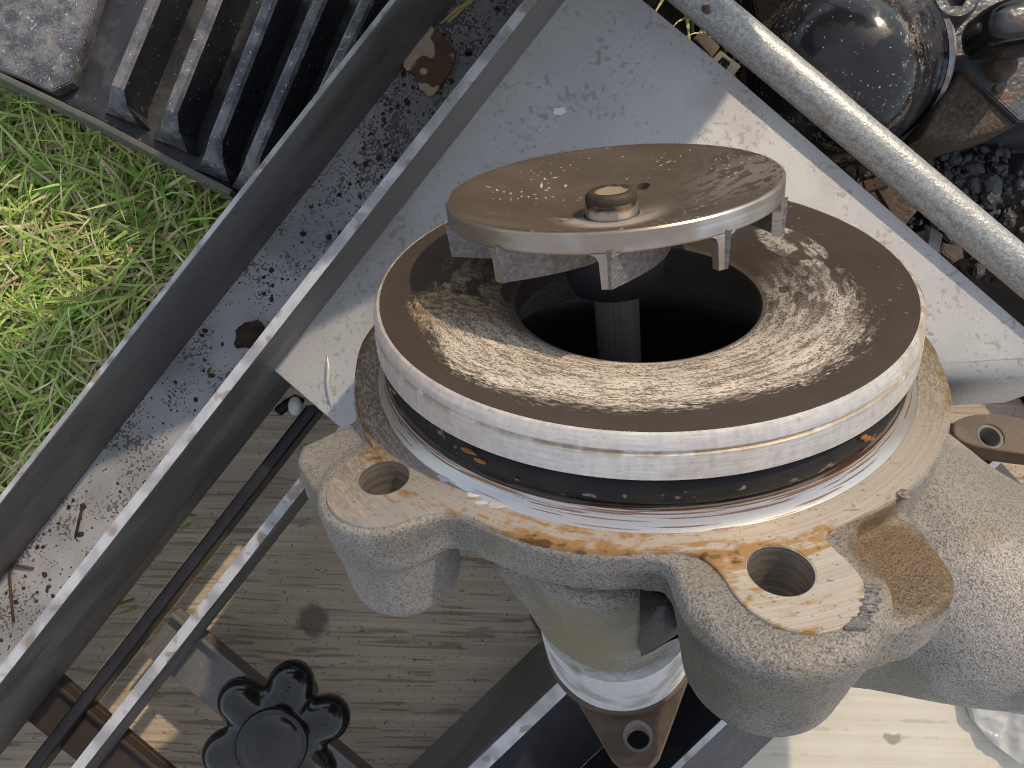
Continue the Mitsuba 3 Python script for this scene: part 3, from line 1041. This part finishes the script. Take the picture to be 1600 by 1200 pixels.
bore = lathe([(.60, -.40), (.55, -.5), (.52, -1.06), (.00001, -1.06), (.00001, -1.10), (.56, -1.10), (.62, -.5)], 96)  # black liner added to stand in for the shade inside the pump
obj('bore', P.mesh(bore), 'shade_bore', pump, smooth=40, label='added inner liner with shade painted as black')
bl = []
for i, (px, py, s_) in enumerate([(700, 748, .9), (716, 752, .9), (732, 757, .8), (744, 771, 1.0), (766, 776, .7), (752, 785, .7), (778, 789, 1.0), (690, 744, .5)]):
    q = lump(.020 * s_, 2, .35, i + 60, (1.5, .75, .16)); q.vertices = np.array(q.vertices) + [*P.on(px, py, flat), flat + .0005]
    bl.append(q)
obj('paint_blisters', P.mesh(trimesh.util.concatenate(bl)), 'pale_outlet', pump, smooth=60, label='pale peeling blisters on the flange face', kind='stuff')
# outlet neck, gusset and triangular foot
OF = Frame(q1, -ax, 1)
neck = lathe([(.0292, .038), (.0300, .020), (.0304, .006), (.0298, .0015), (.029, 0), (.00001, 0), (.00001, .038)], 96)
obj('outlet_neck', OF.mesh(neck), 'pale_outlet', pump, smooth=40, label='white outlet neck with brown rim')
tri = np.array([OF.on(x, y, -.004) for x, y in ((826, 962), (846, 940), (1070, 965), (1090, 985), (1085, 1030), (1030, 1180), (1012, 1200), (975, 1200), (955, 1182))])
trs = sg.Polygon(tri).buffer(-.003).buffer(.003, quad_segs=6)
ho = OF.on(997, 1152, -.004)
trs = trs.difference(sg.Point(*ho).buffer(.0056, quad_segs=16))
foot = obj('outlet_foot', OF.mesh(prism(trs, -.0135, -.002, .0009)), 'rusty_steel', pump, smooth=30, label='rusty triangular steel foot with a threaded hole')
prf = []
for i in range(36):
    z = -.0025 - .0105 * i / 35
    prf.append((.0054 - (.0009 if i % 4 in (1, 2) else 0), z))
prf += [(.0058, -.0131), (.0058, -.0024)]
hm = lathe(prf, 40); hm.vertices = np.array(hm.vertices) + [*ho, 0]
obj('threaded_hole', OF.mesh(hm), 'thread_steel', foot, smooth=30)
gz = lathe([(.0255, .003), (.0310, .0015), (.0312, -.0018), (.0255, -.0018)], 96)
obj('outlet_ring', OF.mesh(gz), 'rusty_steel', pump, smooth=40)
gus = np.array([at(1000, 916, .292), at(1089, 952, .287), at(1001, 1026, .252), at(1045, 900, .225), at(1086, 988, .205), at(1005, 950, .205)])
obj('gusset', tm(m3.Manifold.hull_points(gus)), 'shade_cast', pump, smooth=20)

# steel ear behind the delivery branch
EF = Frame(at(1560, 672, .20), [0.0, .45, .9], 1)
ear = np.array([EF.on(x, y, 0) for x, y in ((1488, 664), (1500, 652), (1540, 644), (1620, 655), (1690, 668), (1690, 720), (1560, 705), (1495, 690))])
eh = EF.on(1549, 681, 0)
ep = sg.Polygon(smooth_poly(ear, 2)).difference(sg.Point(*eh).buffer(.0048, quad_segs=16))
ek = obj('ear', EF.mesh(prism(ep, -.010, 0, .0008)), 'rusty_steel', pump, smooth=30, label='brown steel ear with a threaded hole')
hm = lathe([(.0046 - (.0007 if i % 4 in (1, 2) else 0), -.0008 - .0088 * i / 27) for i in range(28)] + [(.005, -.0096), (.005, -.0008)], 32)
hm.vertices = np.array(hm.vertices) + [*eh, 0]
obj('threaded_hole', EF.mesh(hm), 'thread_steel', ek, smooth=30)

# ---------------------------------------------------------------- seal ring, wear plate
prof = [(.955, -.15), (.985, -.165)] + [(.962 + .034 * math.cos(t), -.225 + .05 * math.sin(t)) for t in np.linspace(1.2, -1.3, 10)] + [(.90, -.285), (.90, -.15)]
k = obj('seal_ring', P.mesh(lathe(prof, 160)), 'black_rubber', smooth=40)
labels[k] = dict(label='black rubber seal ring squeezed between the round plate and the flange', category='seal ring')
fl_ = []
for i, (px, py, sx, sy) in enumerate([(742, 697, .030, .008), (760, 703, .026, .007), (812, 727, .008, .004), (1352, 684, .016, .007), (1362, 679, .018, .006), (1370, 672, .012, .007), (618, 612, .014, .006), (612, 600, .012, .006)]):
    a_, b_ = P.on(px, py, -.19)
    th_ = math.atan2(b_, a_)
    q = lump(1, 1, .5, i + 40, (sy, sx, .006))
    q.apply_transform(trimesh.transformations.rotation_matrix(th_, [0, 0, 1]))
    q.vertices = np.array(q.vertices) + [1.000 * math.cos(th_), 1.000 * math.sin(th_), -.19 - .02 * (i % 3)]
    fl_.append(q)
obj('rust_flakes', P.mesh(trimesh.util.concatenate(fl_)), 'rust_orange', k, smooth=False, label='orange rust flakes stuck to the black seal', kind='stuff')
wp = thing('wear_plate', 'round brown pump plate with a scraped bare metal ring around its big centre hole', 'pump plate')
face = lathe([(.470, -.20), (.466, -.115), (.470, -.100), (.52, -.078), (.62, -.046), (.72, -.022), (.82, -.008), (.93, -.001), (.975, 0), (.975, -.03), (.6, -.10), (.50, -.20)], 200)
obj('face', P.mesh(face), 'worn_plate_face', wp, smooth=30)
side = lathe([(.9755, -.0008), (.986, -.003), (1.0, -.022), (1.003, -.045), (.998, -.052), (.996, -.058), (1.003, -.064), (1.008, -.10), (1.010, -.146), (1.004, -.153), (.90, -.153), (.90, -.04), (.9755, -.032)], 200)
obj('side', P.mesh(side), 'plate_side', wp, smooth=30, label='white metal side of the plate with a groove')

# ---------------------------------------------------------------- impeller and shaft
im = thing('impeller', 'dished brown impeller disc with short vanes sitting tilted on the pump shaft', 'impeller')
dish = lathe([(.104, -.127), (.16, -.124), (.26, -.104), (.38, -.068), (.50, -.028), (.585, -.003), (.598, -.001), (.598, -.03), (.40, -.11), (.104, -.155)], 160)
dm = man(dish)
hp = I.on(1005, 290, -.095)
dm = dm - m3.Manifold.cylinder(.3, .026, .026, 24).translate((float(hp[0]), float(hp[1]), -.25))
obj('disc', I.mesh(tm(dm)), 'brown_impeller', im, smooth=30, label='brown dished disc with a small balance hole')
rim = lathe([(.5985, -.0015), (.605, -.003), (.610, -.009), (.610, -.066), (.606, -.072), (.58, -.074), (.50, -.078), (.30, -.14), (.12, -.17), (.12, -.157), (.38, -.118), (.5985, -.032)], 160)
obj('rim', I.mesh(rim), 'bright_rim', im, smooth=30, label='bright machined rim')
NV = 10
for i in range(NV):
    a0 = -math.pi / 2 + math.radians(-11.5 + 36 * i)
    pts, w = [], .026
    for j in range(9):
        t = j / 8
        r_ = .607 - .40 * t
        th = a0 + .95 * t ** 1.15
        pts.append((r_ * math.cos(th), r_ * math.sin(th), t))
    pts = np.array(pts)
    tg = np.gradient(pts[:, :2], axis=0); tg /= np.linalg.norm(tg, axis=1, keepdims=True)
    nr_ = np.stack([-tg[:, 1], tg[:, 0]], 1)
    V, Fv = [], []
    for j in range(9):
        t = pts[j, 2]
        ztop = -.06 - .10 * t
        zb = -.185 + .02 * t
        wt = w * (1 + .35 * math.exp(-t * 8)) if j else w * 1.15
        for sgn, z, ww in ((-1, ztop, w * .95), (1, ztop, w * .95), (1, zb, w * .62), (-1, zb, w * .62)):
            V.append([*(pts[j, :2] + sgn * nr_[j] * ww), z])
    for j in range(8):
        for k_ in range(4):
            l_ = (k_ + 1) % 4
            Fv += [[4 * j + k_, 4 * j + l_, 4 * j + 4 + l_], [4 * j + k_, 4 * j + 4 + l_, 4 * j + 4 + k_]]
    Fv += [[0, 2, 1], [0, 3, 2], [32, 33, 34], [32, 34, 35]]
    vm = trimesh.Trimesh(V, Fv, process=False)
    if vm.volume < 0:
        vm.invert()
    obj('vane', I.mesh(vm), 'cast_vane', im, smooth=25)
    # machined outer end of the vane, with a fillet up to the rim
    e = np.array(V[:4]); o = np.array([math.cos(a0), math.sin(a0), 0]); sd = np.array([-o[1], o[0], 0])
    tipp = [(-.048, -.070), (-.030, -.080), (-.022, -.098), (-.018, -.186), (.018, -.186), (.022, -.098), (.030, -.080), (.048, -.070)]
    tp_ = sg.Polygon(tipp)
    q = trimesh.creation.extrude_polygon(tp_, .03, engine='earcut')
    vv = np.array(q.vertices)
    q.vertices = o * (.580 + vv[:, 2:3] * 1.0) + sd * vv[:, :1] + np.array([0, 0, 1]) * vv[:, 1:2]
    if q.volume < 0:
        q.invert()
    obj('vane_tip', I.mesh(q), 'bright_rim', im, smooth=20)
hub = lathe([(.09, -.14), (.19, -.14), (.195, -.30), (.185, -.38), (.165, -.415), (.09, -.42)], 64)
obj('hub', I.mesh(hub), 'blackened_steel', im, smooth=30)
sf = thing('drive_shaft', 'bright steel pump shaft standing through the impeller with a rusty end', 'shaft')
obj('rod', I.mesh(lathe([(.095, -.075), (.098, -.085), (.098, -.10), (.098, -.32), (.088, -.34), (.088, -1.42), (.00001, -1.42), (.00001, -.075)], 64)), 'steel_shaft', sf, smooth=30)
obj('end', I.mesh(lathe([(.0952, -.0752), (.097, -.066), (.095, -.050), (.084, -.038), (.070, -.036), (.062, -.040), (.00001, -.041), (.00001, -.0752)], 64)), 'rusty_shaft_end', sf, smooth=40, label='rusty brown shaft end')

# ---------------------------------------------------------------- star knob
KZ = .150
KF = Frame(at(438, 1140, KZ), [.14, .16, 1.0], 1)
kst = .0007
kg = [np.arange(-.036, .036, kst), np.arange(-.036, .036, kst), np.arange(-.003, .024, kst)]
KX = np.stack(np.meshgrid(*kg, indexing='ij'), -1)
def blob(c, r, h):
    q = (KX - np.array(c)) / np.array([r, r, h])
    l = np.sqrt((q ** 2).sum(-1))
    return (l - 1) * h
KS = blob((0, 0, .009), .0215, .0098)
for i in range(6):
    t = 2.05 + i * math.pi / 3
    cx_, cy_ = math.cos(t), math.sin(t)
    KS = smin(KS, cone_seg(KX, (cx_ * .012, cy_ * .012, .010), (cx_ * .0225, cy_ * .0225, .0082), .0084, .0102), .003)
KS = smax(KS, np.maximum(-KX[..., 2], KX[..., 2] - .0195), .003)
km = surface_nets(KS, [g_[0] for g_ in kg], kst)
km = trimesh.smoothing.filter_taubin(km, iterations=6)
kn = thing('star_knob', 'glossy black six lobed star knob near the wooden board', 'knob')
obj('grip', KF.mesh(km), 'glossy_black', kn, smooth=True)
cap = lathe([(.0130, .0185), (.0148, .020), (.0152, .0225), (.0142, .0242), (.0134, .0240), (.0128, .0236), (.0120, .0242), (.0095, .0256), (.005, .0266), (.00001, .0269), (.00001, .0185)], 64)
obj('cap', KF.mesh(cap), 'glossy_black', kn, smooth=True)
obj('stem', KF.mesh(lathe([(.009, .002), (.009, -.075), (.00001, -.075), (.00001, .002)], 24)), 'blackened_steel', kn)

# ---------------------------------------------------------------- black ribbed plastic cover on the grass
zc, zg = .095, .070
rc = thing('plastic_cover', 'dusty black plastic cover with parallel ribs lying on the grass behind the channel', 'plastic cover')
cov = [(-120, 62), (0, 112), (150, 186), (290, 262), (352, 294), (600, 200), (900, -100), (-120, -100)]
obj('base', prism(polyat(cov, zg - .002), .02, zg - .002, .002), 'black_plastic', rc)
obj('panel', prism(polyat([(-120, 66), (-120, -100), (190, -100), (150, 0), (128, 75), (112, 128), (78, 143), (30, 122)], zg + .006), zg - .004, zg + .006, .002), 'dusty_plastic', rc, smooth=40, label='flat dusty grey panel left of the ribs')
rim_pts = [at(x, y, zc - .012) for x, y in ((-120, 66), (0, 118), (150, 190), (290, 264), (360, 300))]
rm = []
for i in range(len(rim_pts) - 1):
    rm.append(bar(rim_pts[i], rim_pts[i + 1], .0035, .06, bev=.001))
obj('rim', trimesh.util.concatenate(rm), 'rim_plastic', rc)
ribs = [((262, -60), (168, 168)), ((358, -60), (250, 212)), ((444, -60), (318, 262)), ((524, -60), (374, 292)), ((600, -60), (470, 220))]
for (x0, y0), (x1, y1) in ribs:
    a, b = at(x0, y0, zc), at(x1, y1, zc)
    d = (b - a); L = np.linalg.norm(d); d /= L
    s = np.cross([0, 0, 1], d)
    V, Fr = [], []
    M = 14
    for j in range(M + 1):
        t = j / M
        e = max(0, (t - .86) / .14)
        w0, w1 = .0036 + .006 * e ** 2, .0050 + .011 * e ** 2
        z = zc - (zc - zg - .004) * e ** 1.6
        p_ = a + d * L * t - s * (.004 * e ** 2)
        for sgn, ww, zz in ((-1, w1, zg - .006), (-1, w0, z - .0016), (-.55, w0, z), (.55, w0, z), (1, w0, z - .0016), (1, w1, zg - .006)):
            V.append([*(p_ + s * sgn * ww)[:2], zz])
    for j in range(M):
        for k_ in range(5):
            q = 6 * j + k_
            Fr += [[q, q + 6, q + 7], [q, q + 7, q + 1]]
    mm = trimesh.Trimesh(V, Fr, process=False)
    if mm.face_normals[:, 2].mean() < 0:
        mm.invert()
    tops = np.isin(np.arange(len(mm.faces)) // 2 % 5, (1, 2, 3))
    rk = obj('rib', trimesh.Trimesh(mm.vertices, mm.faces[~tops], process=False), 'black_plastic', rc, smooth=30)
    obj('top', trimesh.Trimesh(mm.vertices, mm.faces[tops], process=False), 'dusty_plastic', rk, smooth=30)

# ---------------------------------------------------------------- litter in the channel
chp = [(640, 72), (668, 36), (690, 48), (711, 78), (704, 108), (676, 146), (655, 136), (648, 112), (628, 100), (632, 86)]
cp = sg.Polygon(polyat(chp, .118))
cm = m3.Manifold.extrude(m3.CrossSection([np.array(cp.exterior.coords)[:-1]], m3.FillRule.EvenOdd), .0042).translate((0, 0, .1113)).refine_to_length(.0012)
cm = tm(cm); v = np.array(cm.vertices)
cm.vertices = v + cm.vertex_normals * ((meshkit.fbm(v * 420 + 9, 3, 5) - .5) * .003)[:, None]
k = obj('clay_chip', cm, 'stained_chip', smooth=50)
labels[k] = dict(label='tan broken chip with brown stains lying in the upper channel', category='chip')
st = [((700, 34), (765, -20), .0011), ((712, 26), (745, -10), .0009), ((690, 36), (735, 2), .0008)]
for i, (p0, p1, r_) in enumerate(st):
    a, b = at(*p0, .115), at(*p1, .125 + .003 * i)
    k = obj(numbered('straw'), tube([a, (a + b) / 2 + [.001, .001, .002], b], [r_ * .6, r_, r_ * .7], 8), 'straw_colour', smooth=True)
    labels[k] = dict(label=['longest thick yellow straw lying above the tan chip', 'shorter yellow straw crossing above the tan chip', 'thinnest short straw touching the top of the tan chip'][i], category='straw')
tw = [((2, 880), (28, 884), (52, 888)), ((14, 890), (17, 930), (21, 972)), ((118, 838), (124, 810), (130, 788)), ((10, 870), (20, 850), (14, 905))]
for i, pts in enumerate(tw):
    k = obj(numbered('twig'), tube([at(x, y, .1125 + .0006 * (j % 2)) for j, (x, y) in enumerate(pts)], .0007, 8), 'rusty_steel' if i != 2 else 'crumb_dark', smooth=True)
    labels[k] = dict(label=['short brown twig lying flat at the far left of the channel floor', 'thin upright twig below the brown one at the left image edge', 'dark stick on the channel floor further up the channel', 'tiny bent twig beside the brown one at the left image edge'][i], category='twig')


def crumbs(spots, r0, seed):
    r = np.random.default_rng(seed)
    protos = [lump(1, 1, .55, s, (1, .8, .6)) for s in range(5)]
    out = []
    for p_ in spots:
        q = protos[r.integers(5)].copy()
        ang = r.uniform(0, 6.28)
        s = r0 * (r.pareto(2.6) * .6 + .45)
        s = min(s, r0 * 3.2)
        q.apply_transform(trimesh.transformations.rotation_matrix(ang, [0, 0, 1]))
        q.vertices = np.array(q.vertices) * s + p_ + [0, 0, s * .3]
        out.append(q)
    return trimesh.util.concatenate(out)


def channel_spots(n, seed, dens):
    r = np.random.default_rng(seed)
    out = []
    while len(out) < n:
        o, s = r.uniform(-.142, -.0998), r.uniform(-.33, .42)
        if r.uniform() < dens(o, s):
            out.append(o * R + s * D + np.array([0, 0, .111]))
    return np.array(out)


s_at = lambda x, y: float(at(x, y, .111) @ D)
sA, sB, sC = s_at(620, 180), s_at(540, 300), s_at(40, 900)
dn = lambda o, s: min(1, .10 + .9 * math.exp(-((s - sA) / .05) ** 2) * math.exp(-((o + .128) / .012) ** 2) + .5 * math.exp(-((s - sB) / .07) ** 2) * math.exp(-((o + .120) / .016) ** 2) + .3 * math.exp(-((s - sC) / .10) ** 2) + .2 * math.exp(-((o + .141) / .004) ** 2))
k = obj('dirt_crumbs', crumbs(channel_spots(1900, 3, dn), .00052, 4), 'crumb_dark', smooth=False, kind='stuff')
labels[k].update(label='dark dirt crumbs scattered over the channel floor', category='dirt')
k = obj('grit', crumbs(channel_spots(160, 8, lambda o, s: .5), .0004, 9), 'crumb_pale', smooth=False, kind='stuff')
labels[k].update(label='pale grit grains scattered over the channel floor', category='grit')
q = lump(.0055, 3, .5, 4, (1.1, 1.5, .35)); q.apply_transform(trimesh.transformations.rotation_matrix(-.7, [0, 0, 1])); q.apply_translation(at(390, 524, .112))
k = obj('mud_lump', q, 'crumb_dark', smooth=True)
labels[k] = dict(label='flat dark mud lump on the channel floor left of the sheet corner', category='mud')

# ---------------------------------------------------------------- engine in the upper right corner
eng = thing('engine', 'oily black engine with round canister and bolted block behind the pipe', 'engine')
zE = .085
ca, cb = at(1290, 170, zE), at(1450, 20, zE)          # axis of the canister, towards the block
ca = at(1262, 146, .122); cb = ca + np.array([.60, .46, -.65])
cd = (cb - ca) / np.linalg.norm(cb - ca)
CF = Frame(ca, cd, 1)
can = lathe([(.00001, -.004), (.016, -.003), (.029, .0015), (.038, .009), (.0435, .018), (.046, .030), (.046, .066), (.0475, .068), (.0475, .075), (.044, .077), (.044, .11), (.00001, .11)], 96)
obj('canister', CF.mesh(can), 'oily_black_paint', eng, smooth=35, label='glossy black canister with crusted dirt')
obj('clamp_band', CF.mesh(lathe([(.0478, .0690), (.0500, .0700), (.0500, .0740), (.0478, .0750)], 96)), 'scuffed_edge_steel', eng, smooth=30)
bz = .104
blk = polyat([(1362, -20), (1425, 36), (1500, 105), (1592, 190), (1720, 190), (1720, -120), (1340, -120)], bz)
obj('block', prism(blk, .03, bz, .002), 'engine_block_paint', eng, smooth=30, label='grey black engine block with oily stains')
bf = Frame(at(1477, 8, bz), [0, 0, 1], 1)
obj('bolt', bf.mesh(tm(man(lathe([(.00001, .010), (.0105, .010), (.0125, .008), (.013, 0), (.00001, 0)], 48)) - m3.Manifold.cylinder(.02, .0062, .0062, 6).translate((0, 0, .004)))), 'engine_block_paint', eng, smooth=30)
obj('washer', bf.mesh(lathe([(.013, .0008), (.0165, .0008), (.0172, 0), (.013, 0)], 48)), 'engine_block_paint', eng, smooth=30)
def pillow(c, rad, e=.55, rot=0.0):
    m = trimesh.creation.icosphere(subdivisions=4)
    v = np.array(m.vertices)
    v = np.sign(v) * np.abs(v) ** e
    v = v / (np.abs(v) ** 3.2).sum(1, keepdims=True) ** (1 / 3.2)
    v = v * np.asarray(rad)
    cs, sn = math.cos(rot), math.sin(rot)
    m.vertices = np.c_[v[:, 0] * cs - v[:, 1] * sn, v[:, 0] * sn + v[:, 1] * cs, v[:, 2]] + c
    return m


obj('cap', pillow(at(1592, 44, .130), (.023, .0115, .018), .8, .12), 'glossy_black', eng, smooth=True, label='rounded glossy black cap')
obj('cap_button', pillow(at(1600, 32, .146), (.015, .0066, .006), .8, .12), 'engine_block_paint', eng, smooth=True)
obj('lower_plate', prism(polyat([(1440, 215), (1470, 160), (1500, 112), (1590, 195), (1500, 222)], .10), .05, .10, .002), 'dirt', eng, smooth=30, label='dirt covered brown plate under the block')
obj('boss', lathe([(.00001, .006), (.006, .006), (.0075, .004), (.008, 0), (.00001, 0)], 32).apply_translation(at(1560, 105, bz)), 'rusty_steel', eng, smooth=30)
obj('boss', lathe([(.00001, .002), (.0022, .002), (.0026, 0), (.00001, 0)], 24).apply_translation(at(1558, 140, bz)), 'rusty_steel', eng, smooth=30)
obj('sump', prism(polyat([(1130, -200), (1900, -200), (1900, 700), (1640, 640), (1480, 420), (1200, 130)], .05), .01, .05, .003), 'oily_sump', eng, smooth=30)
# dirt and lumps
r_ = np.random.default_rng(21)
sp_ = []
for i in range(420):
    t = r_.uniform(0, 1)
    px, py = 1195 + 170 * t + r_.normal(0, 16), 165 + 140 * t + r_.normal(0, 14)
    sp_.append(at(px, py, .095) - [0, 0, r_.uniform(0, .012)])
k = obj('soil_crust', trimesh.util.concatenate([crumbs(sp_, .0026, 5), bar(at(1150, 120, .09), at(1420, 345, .09), .02, .03)]), 'dirt', smooth=False, kind='stuff')
labels[k].update(label='crumbly brown soil crust packed between the sheet and the pipe', category='soil')
sp_ = []
for i in range(700):
    px, py = r_.normal(1505, 48), r_.normal(290, 44)
    sp_.append(at(px, py, .062) - [0, 0, r_.uniform(-.006, .008)])
k = obj('black_crumbs', crumbs(sp_, .0024, 6), 'black_lumps', smooth=False, kind='stuff')
labels[k].update(label='heap of black gritty crumbs under the pipe at right', category='grit')
# small clip with a square nut, and two tabs between sheet and pipe
cl = thing('steel_clip', 'small rusty steel clip with a square hole between sheet and pipe near the top', 'clip')
cpoly = sg.Polygon(polyat([(1112, 92), (1128, 76), (1160, 100), (1144, 120)], .12)).difference(sg.Polygon(polyat([(1122, 95), (1131, 86), (1143, 95), (1136, 108)], .12)))
obj('plate', prism(cpoly, .114, .118, .0004), 'dark_steel', cl)
obj('block', prism(polyat([(1085, 60), (1100, 48), (1126, 72), (1112, 90)], .116), .104, .116, .001), 'rusty_steel', cl)
tb = thing('steel_tab', 'short pale upright tab beside the sheet edge under the pipe', 'tab')
obj('strip', prism(polyat([(1450, 385), (1456, 355), (1474, 366), (1468, 394)], .125), .09, .125, .0004), 'scuffed_edge_steel', tb)
obj('foot', prism(polyat([(1468, 396), (1476, 378), (1505, 385), (1508, 402), (1490, 412)], .10), .08, .10, .002), 'rusty_steel', tb, smooth=40)
br = thing('bent_bracket', 'bent brown bracket strip in the gap between sheet and pipe', 'bracket')
obj('arm', bar(at(1372, 285, .115), at(1418, 365, .105), .004, .004), 'rusty_steel', br)
obj('foot', bar(at(1352, 292, .113), at(1385, 282, .116), .006, .006), 'rusty_steel', br)

# ---------------------------------------------------------------- crumpled plastic film on the board, lower right
fp_ = [(1424, 1016), (1440, 1050), (1494, 1062), (1510, 1085), (1522, 1125), (1550, 1160), (1592, 1192), (1640, 1200), (1700, 1160), (1640, 1040), (1500, 1000)]
fpo = sg.Polygon(polyat(fp_, .036))
fl = m3.Manifold.extrude(m3.CrossSection([np.array(fpo.exterior.coords)[:-1]], m3.FillRule.EvenOdd), .003).refine_to_length(.0016)
fl = tm(fl); v = np.array(fl.vertices)
e = meshkit.fbm(v * [150, 150, 0] + 5, 3, 2)
v[:, 2] = .0312 + np.where(v[:, 2] > .0015, .003 + .0075 * np.clip(e - .25, 0, 1), 0)
fl.vertices = v
k = obj('plastic_film', fl, 'clear_film', smooth=50)
labels[k] = dict(label='crumpled translucent grey plastic film on the sunlit board at lower right', category='plastic film')

# ---------------------------------------------------------------- added unseen blocker above the top edge of view, shaped to shade the sheet
ZT = .300
sh_off = SUN[:2] / SUN[2] * (ZT - .130)
shade = [(932, 0), (945, 72), (972, 84), (1010, 90), (1045, 108), (1060, 150), (1070, 205), (1085, 240)]
blocker_pts = [at(x - 8, y, .130)[:2] + sh_off for x, y in shade]
blocker_pts = [(blocker_pts[0][0] - .02, blocker_pts[0][1] + .06), *blocker_pts, (.10, .222), (0, .168), (-.09, .124), (-.20, .124), (-.20, .19), (-.06, .30), (0, blocker_pts[0][1] + .06)]
ft = thing('fuel_tank', 'added black blocker out of view that shades the sheet', 'shade blocker')
obj('shell', prism(sg.Polygon(blocker_pts).buffer(-.004).buffer(.004), ZT - .03, ZT, .008), 'black_plastic', ft, smooth=40)
obj('filler_cap', lathe([(.00001, .018), (.020, .018), (.023, .015), (.024, 0), (.00001, 0)], 40).apply_translation([0, .26, ZT]), 'glossy_black', ft, smooth=40)  # lid on the added blocker
for i, x in enumerate((-.13, .05)):
    obj('bracket', bar([x + .06, .38, ZT - .015], [x + .06, .38, .01], .012, .004, up=(0, 1, 0)), 'dark_steel', ft)
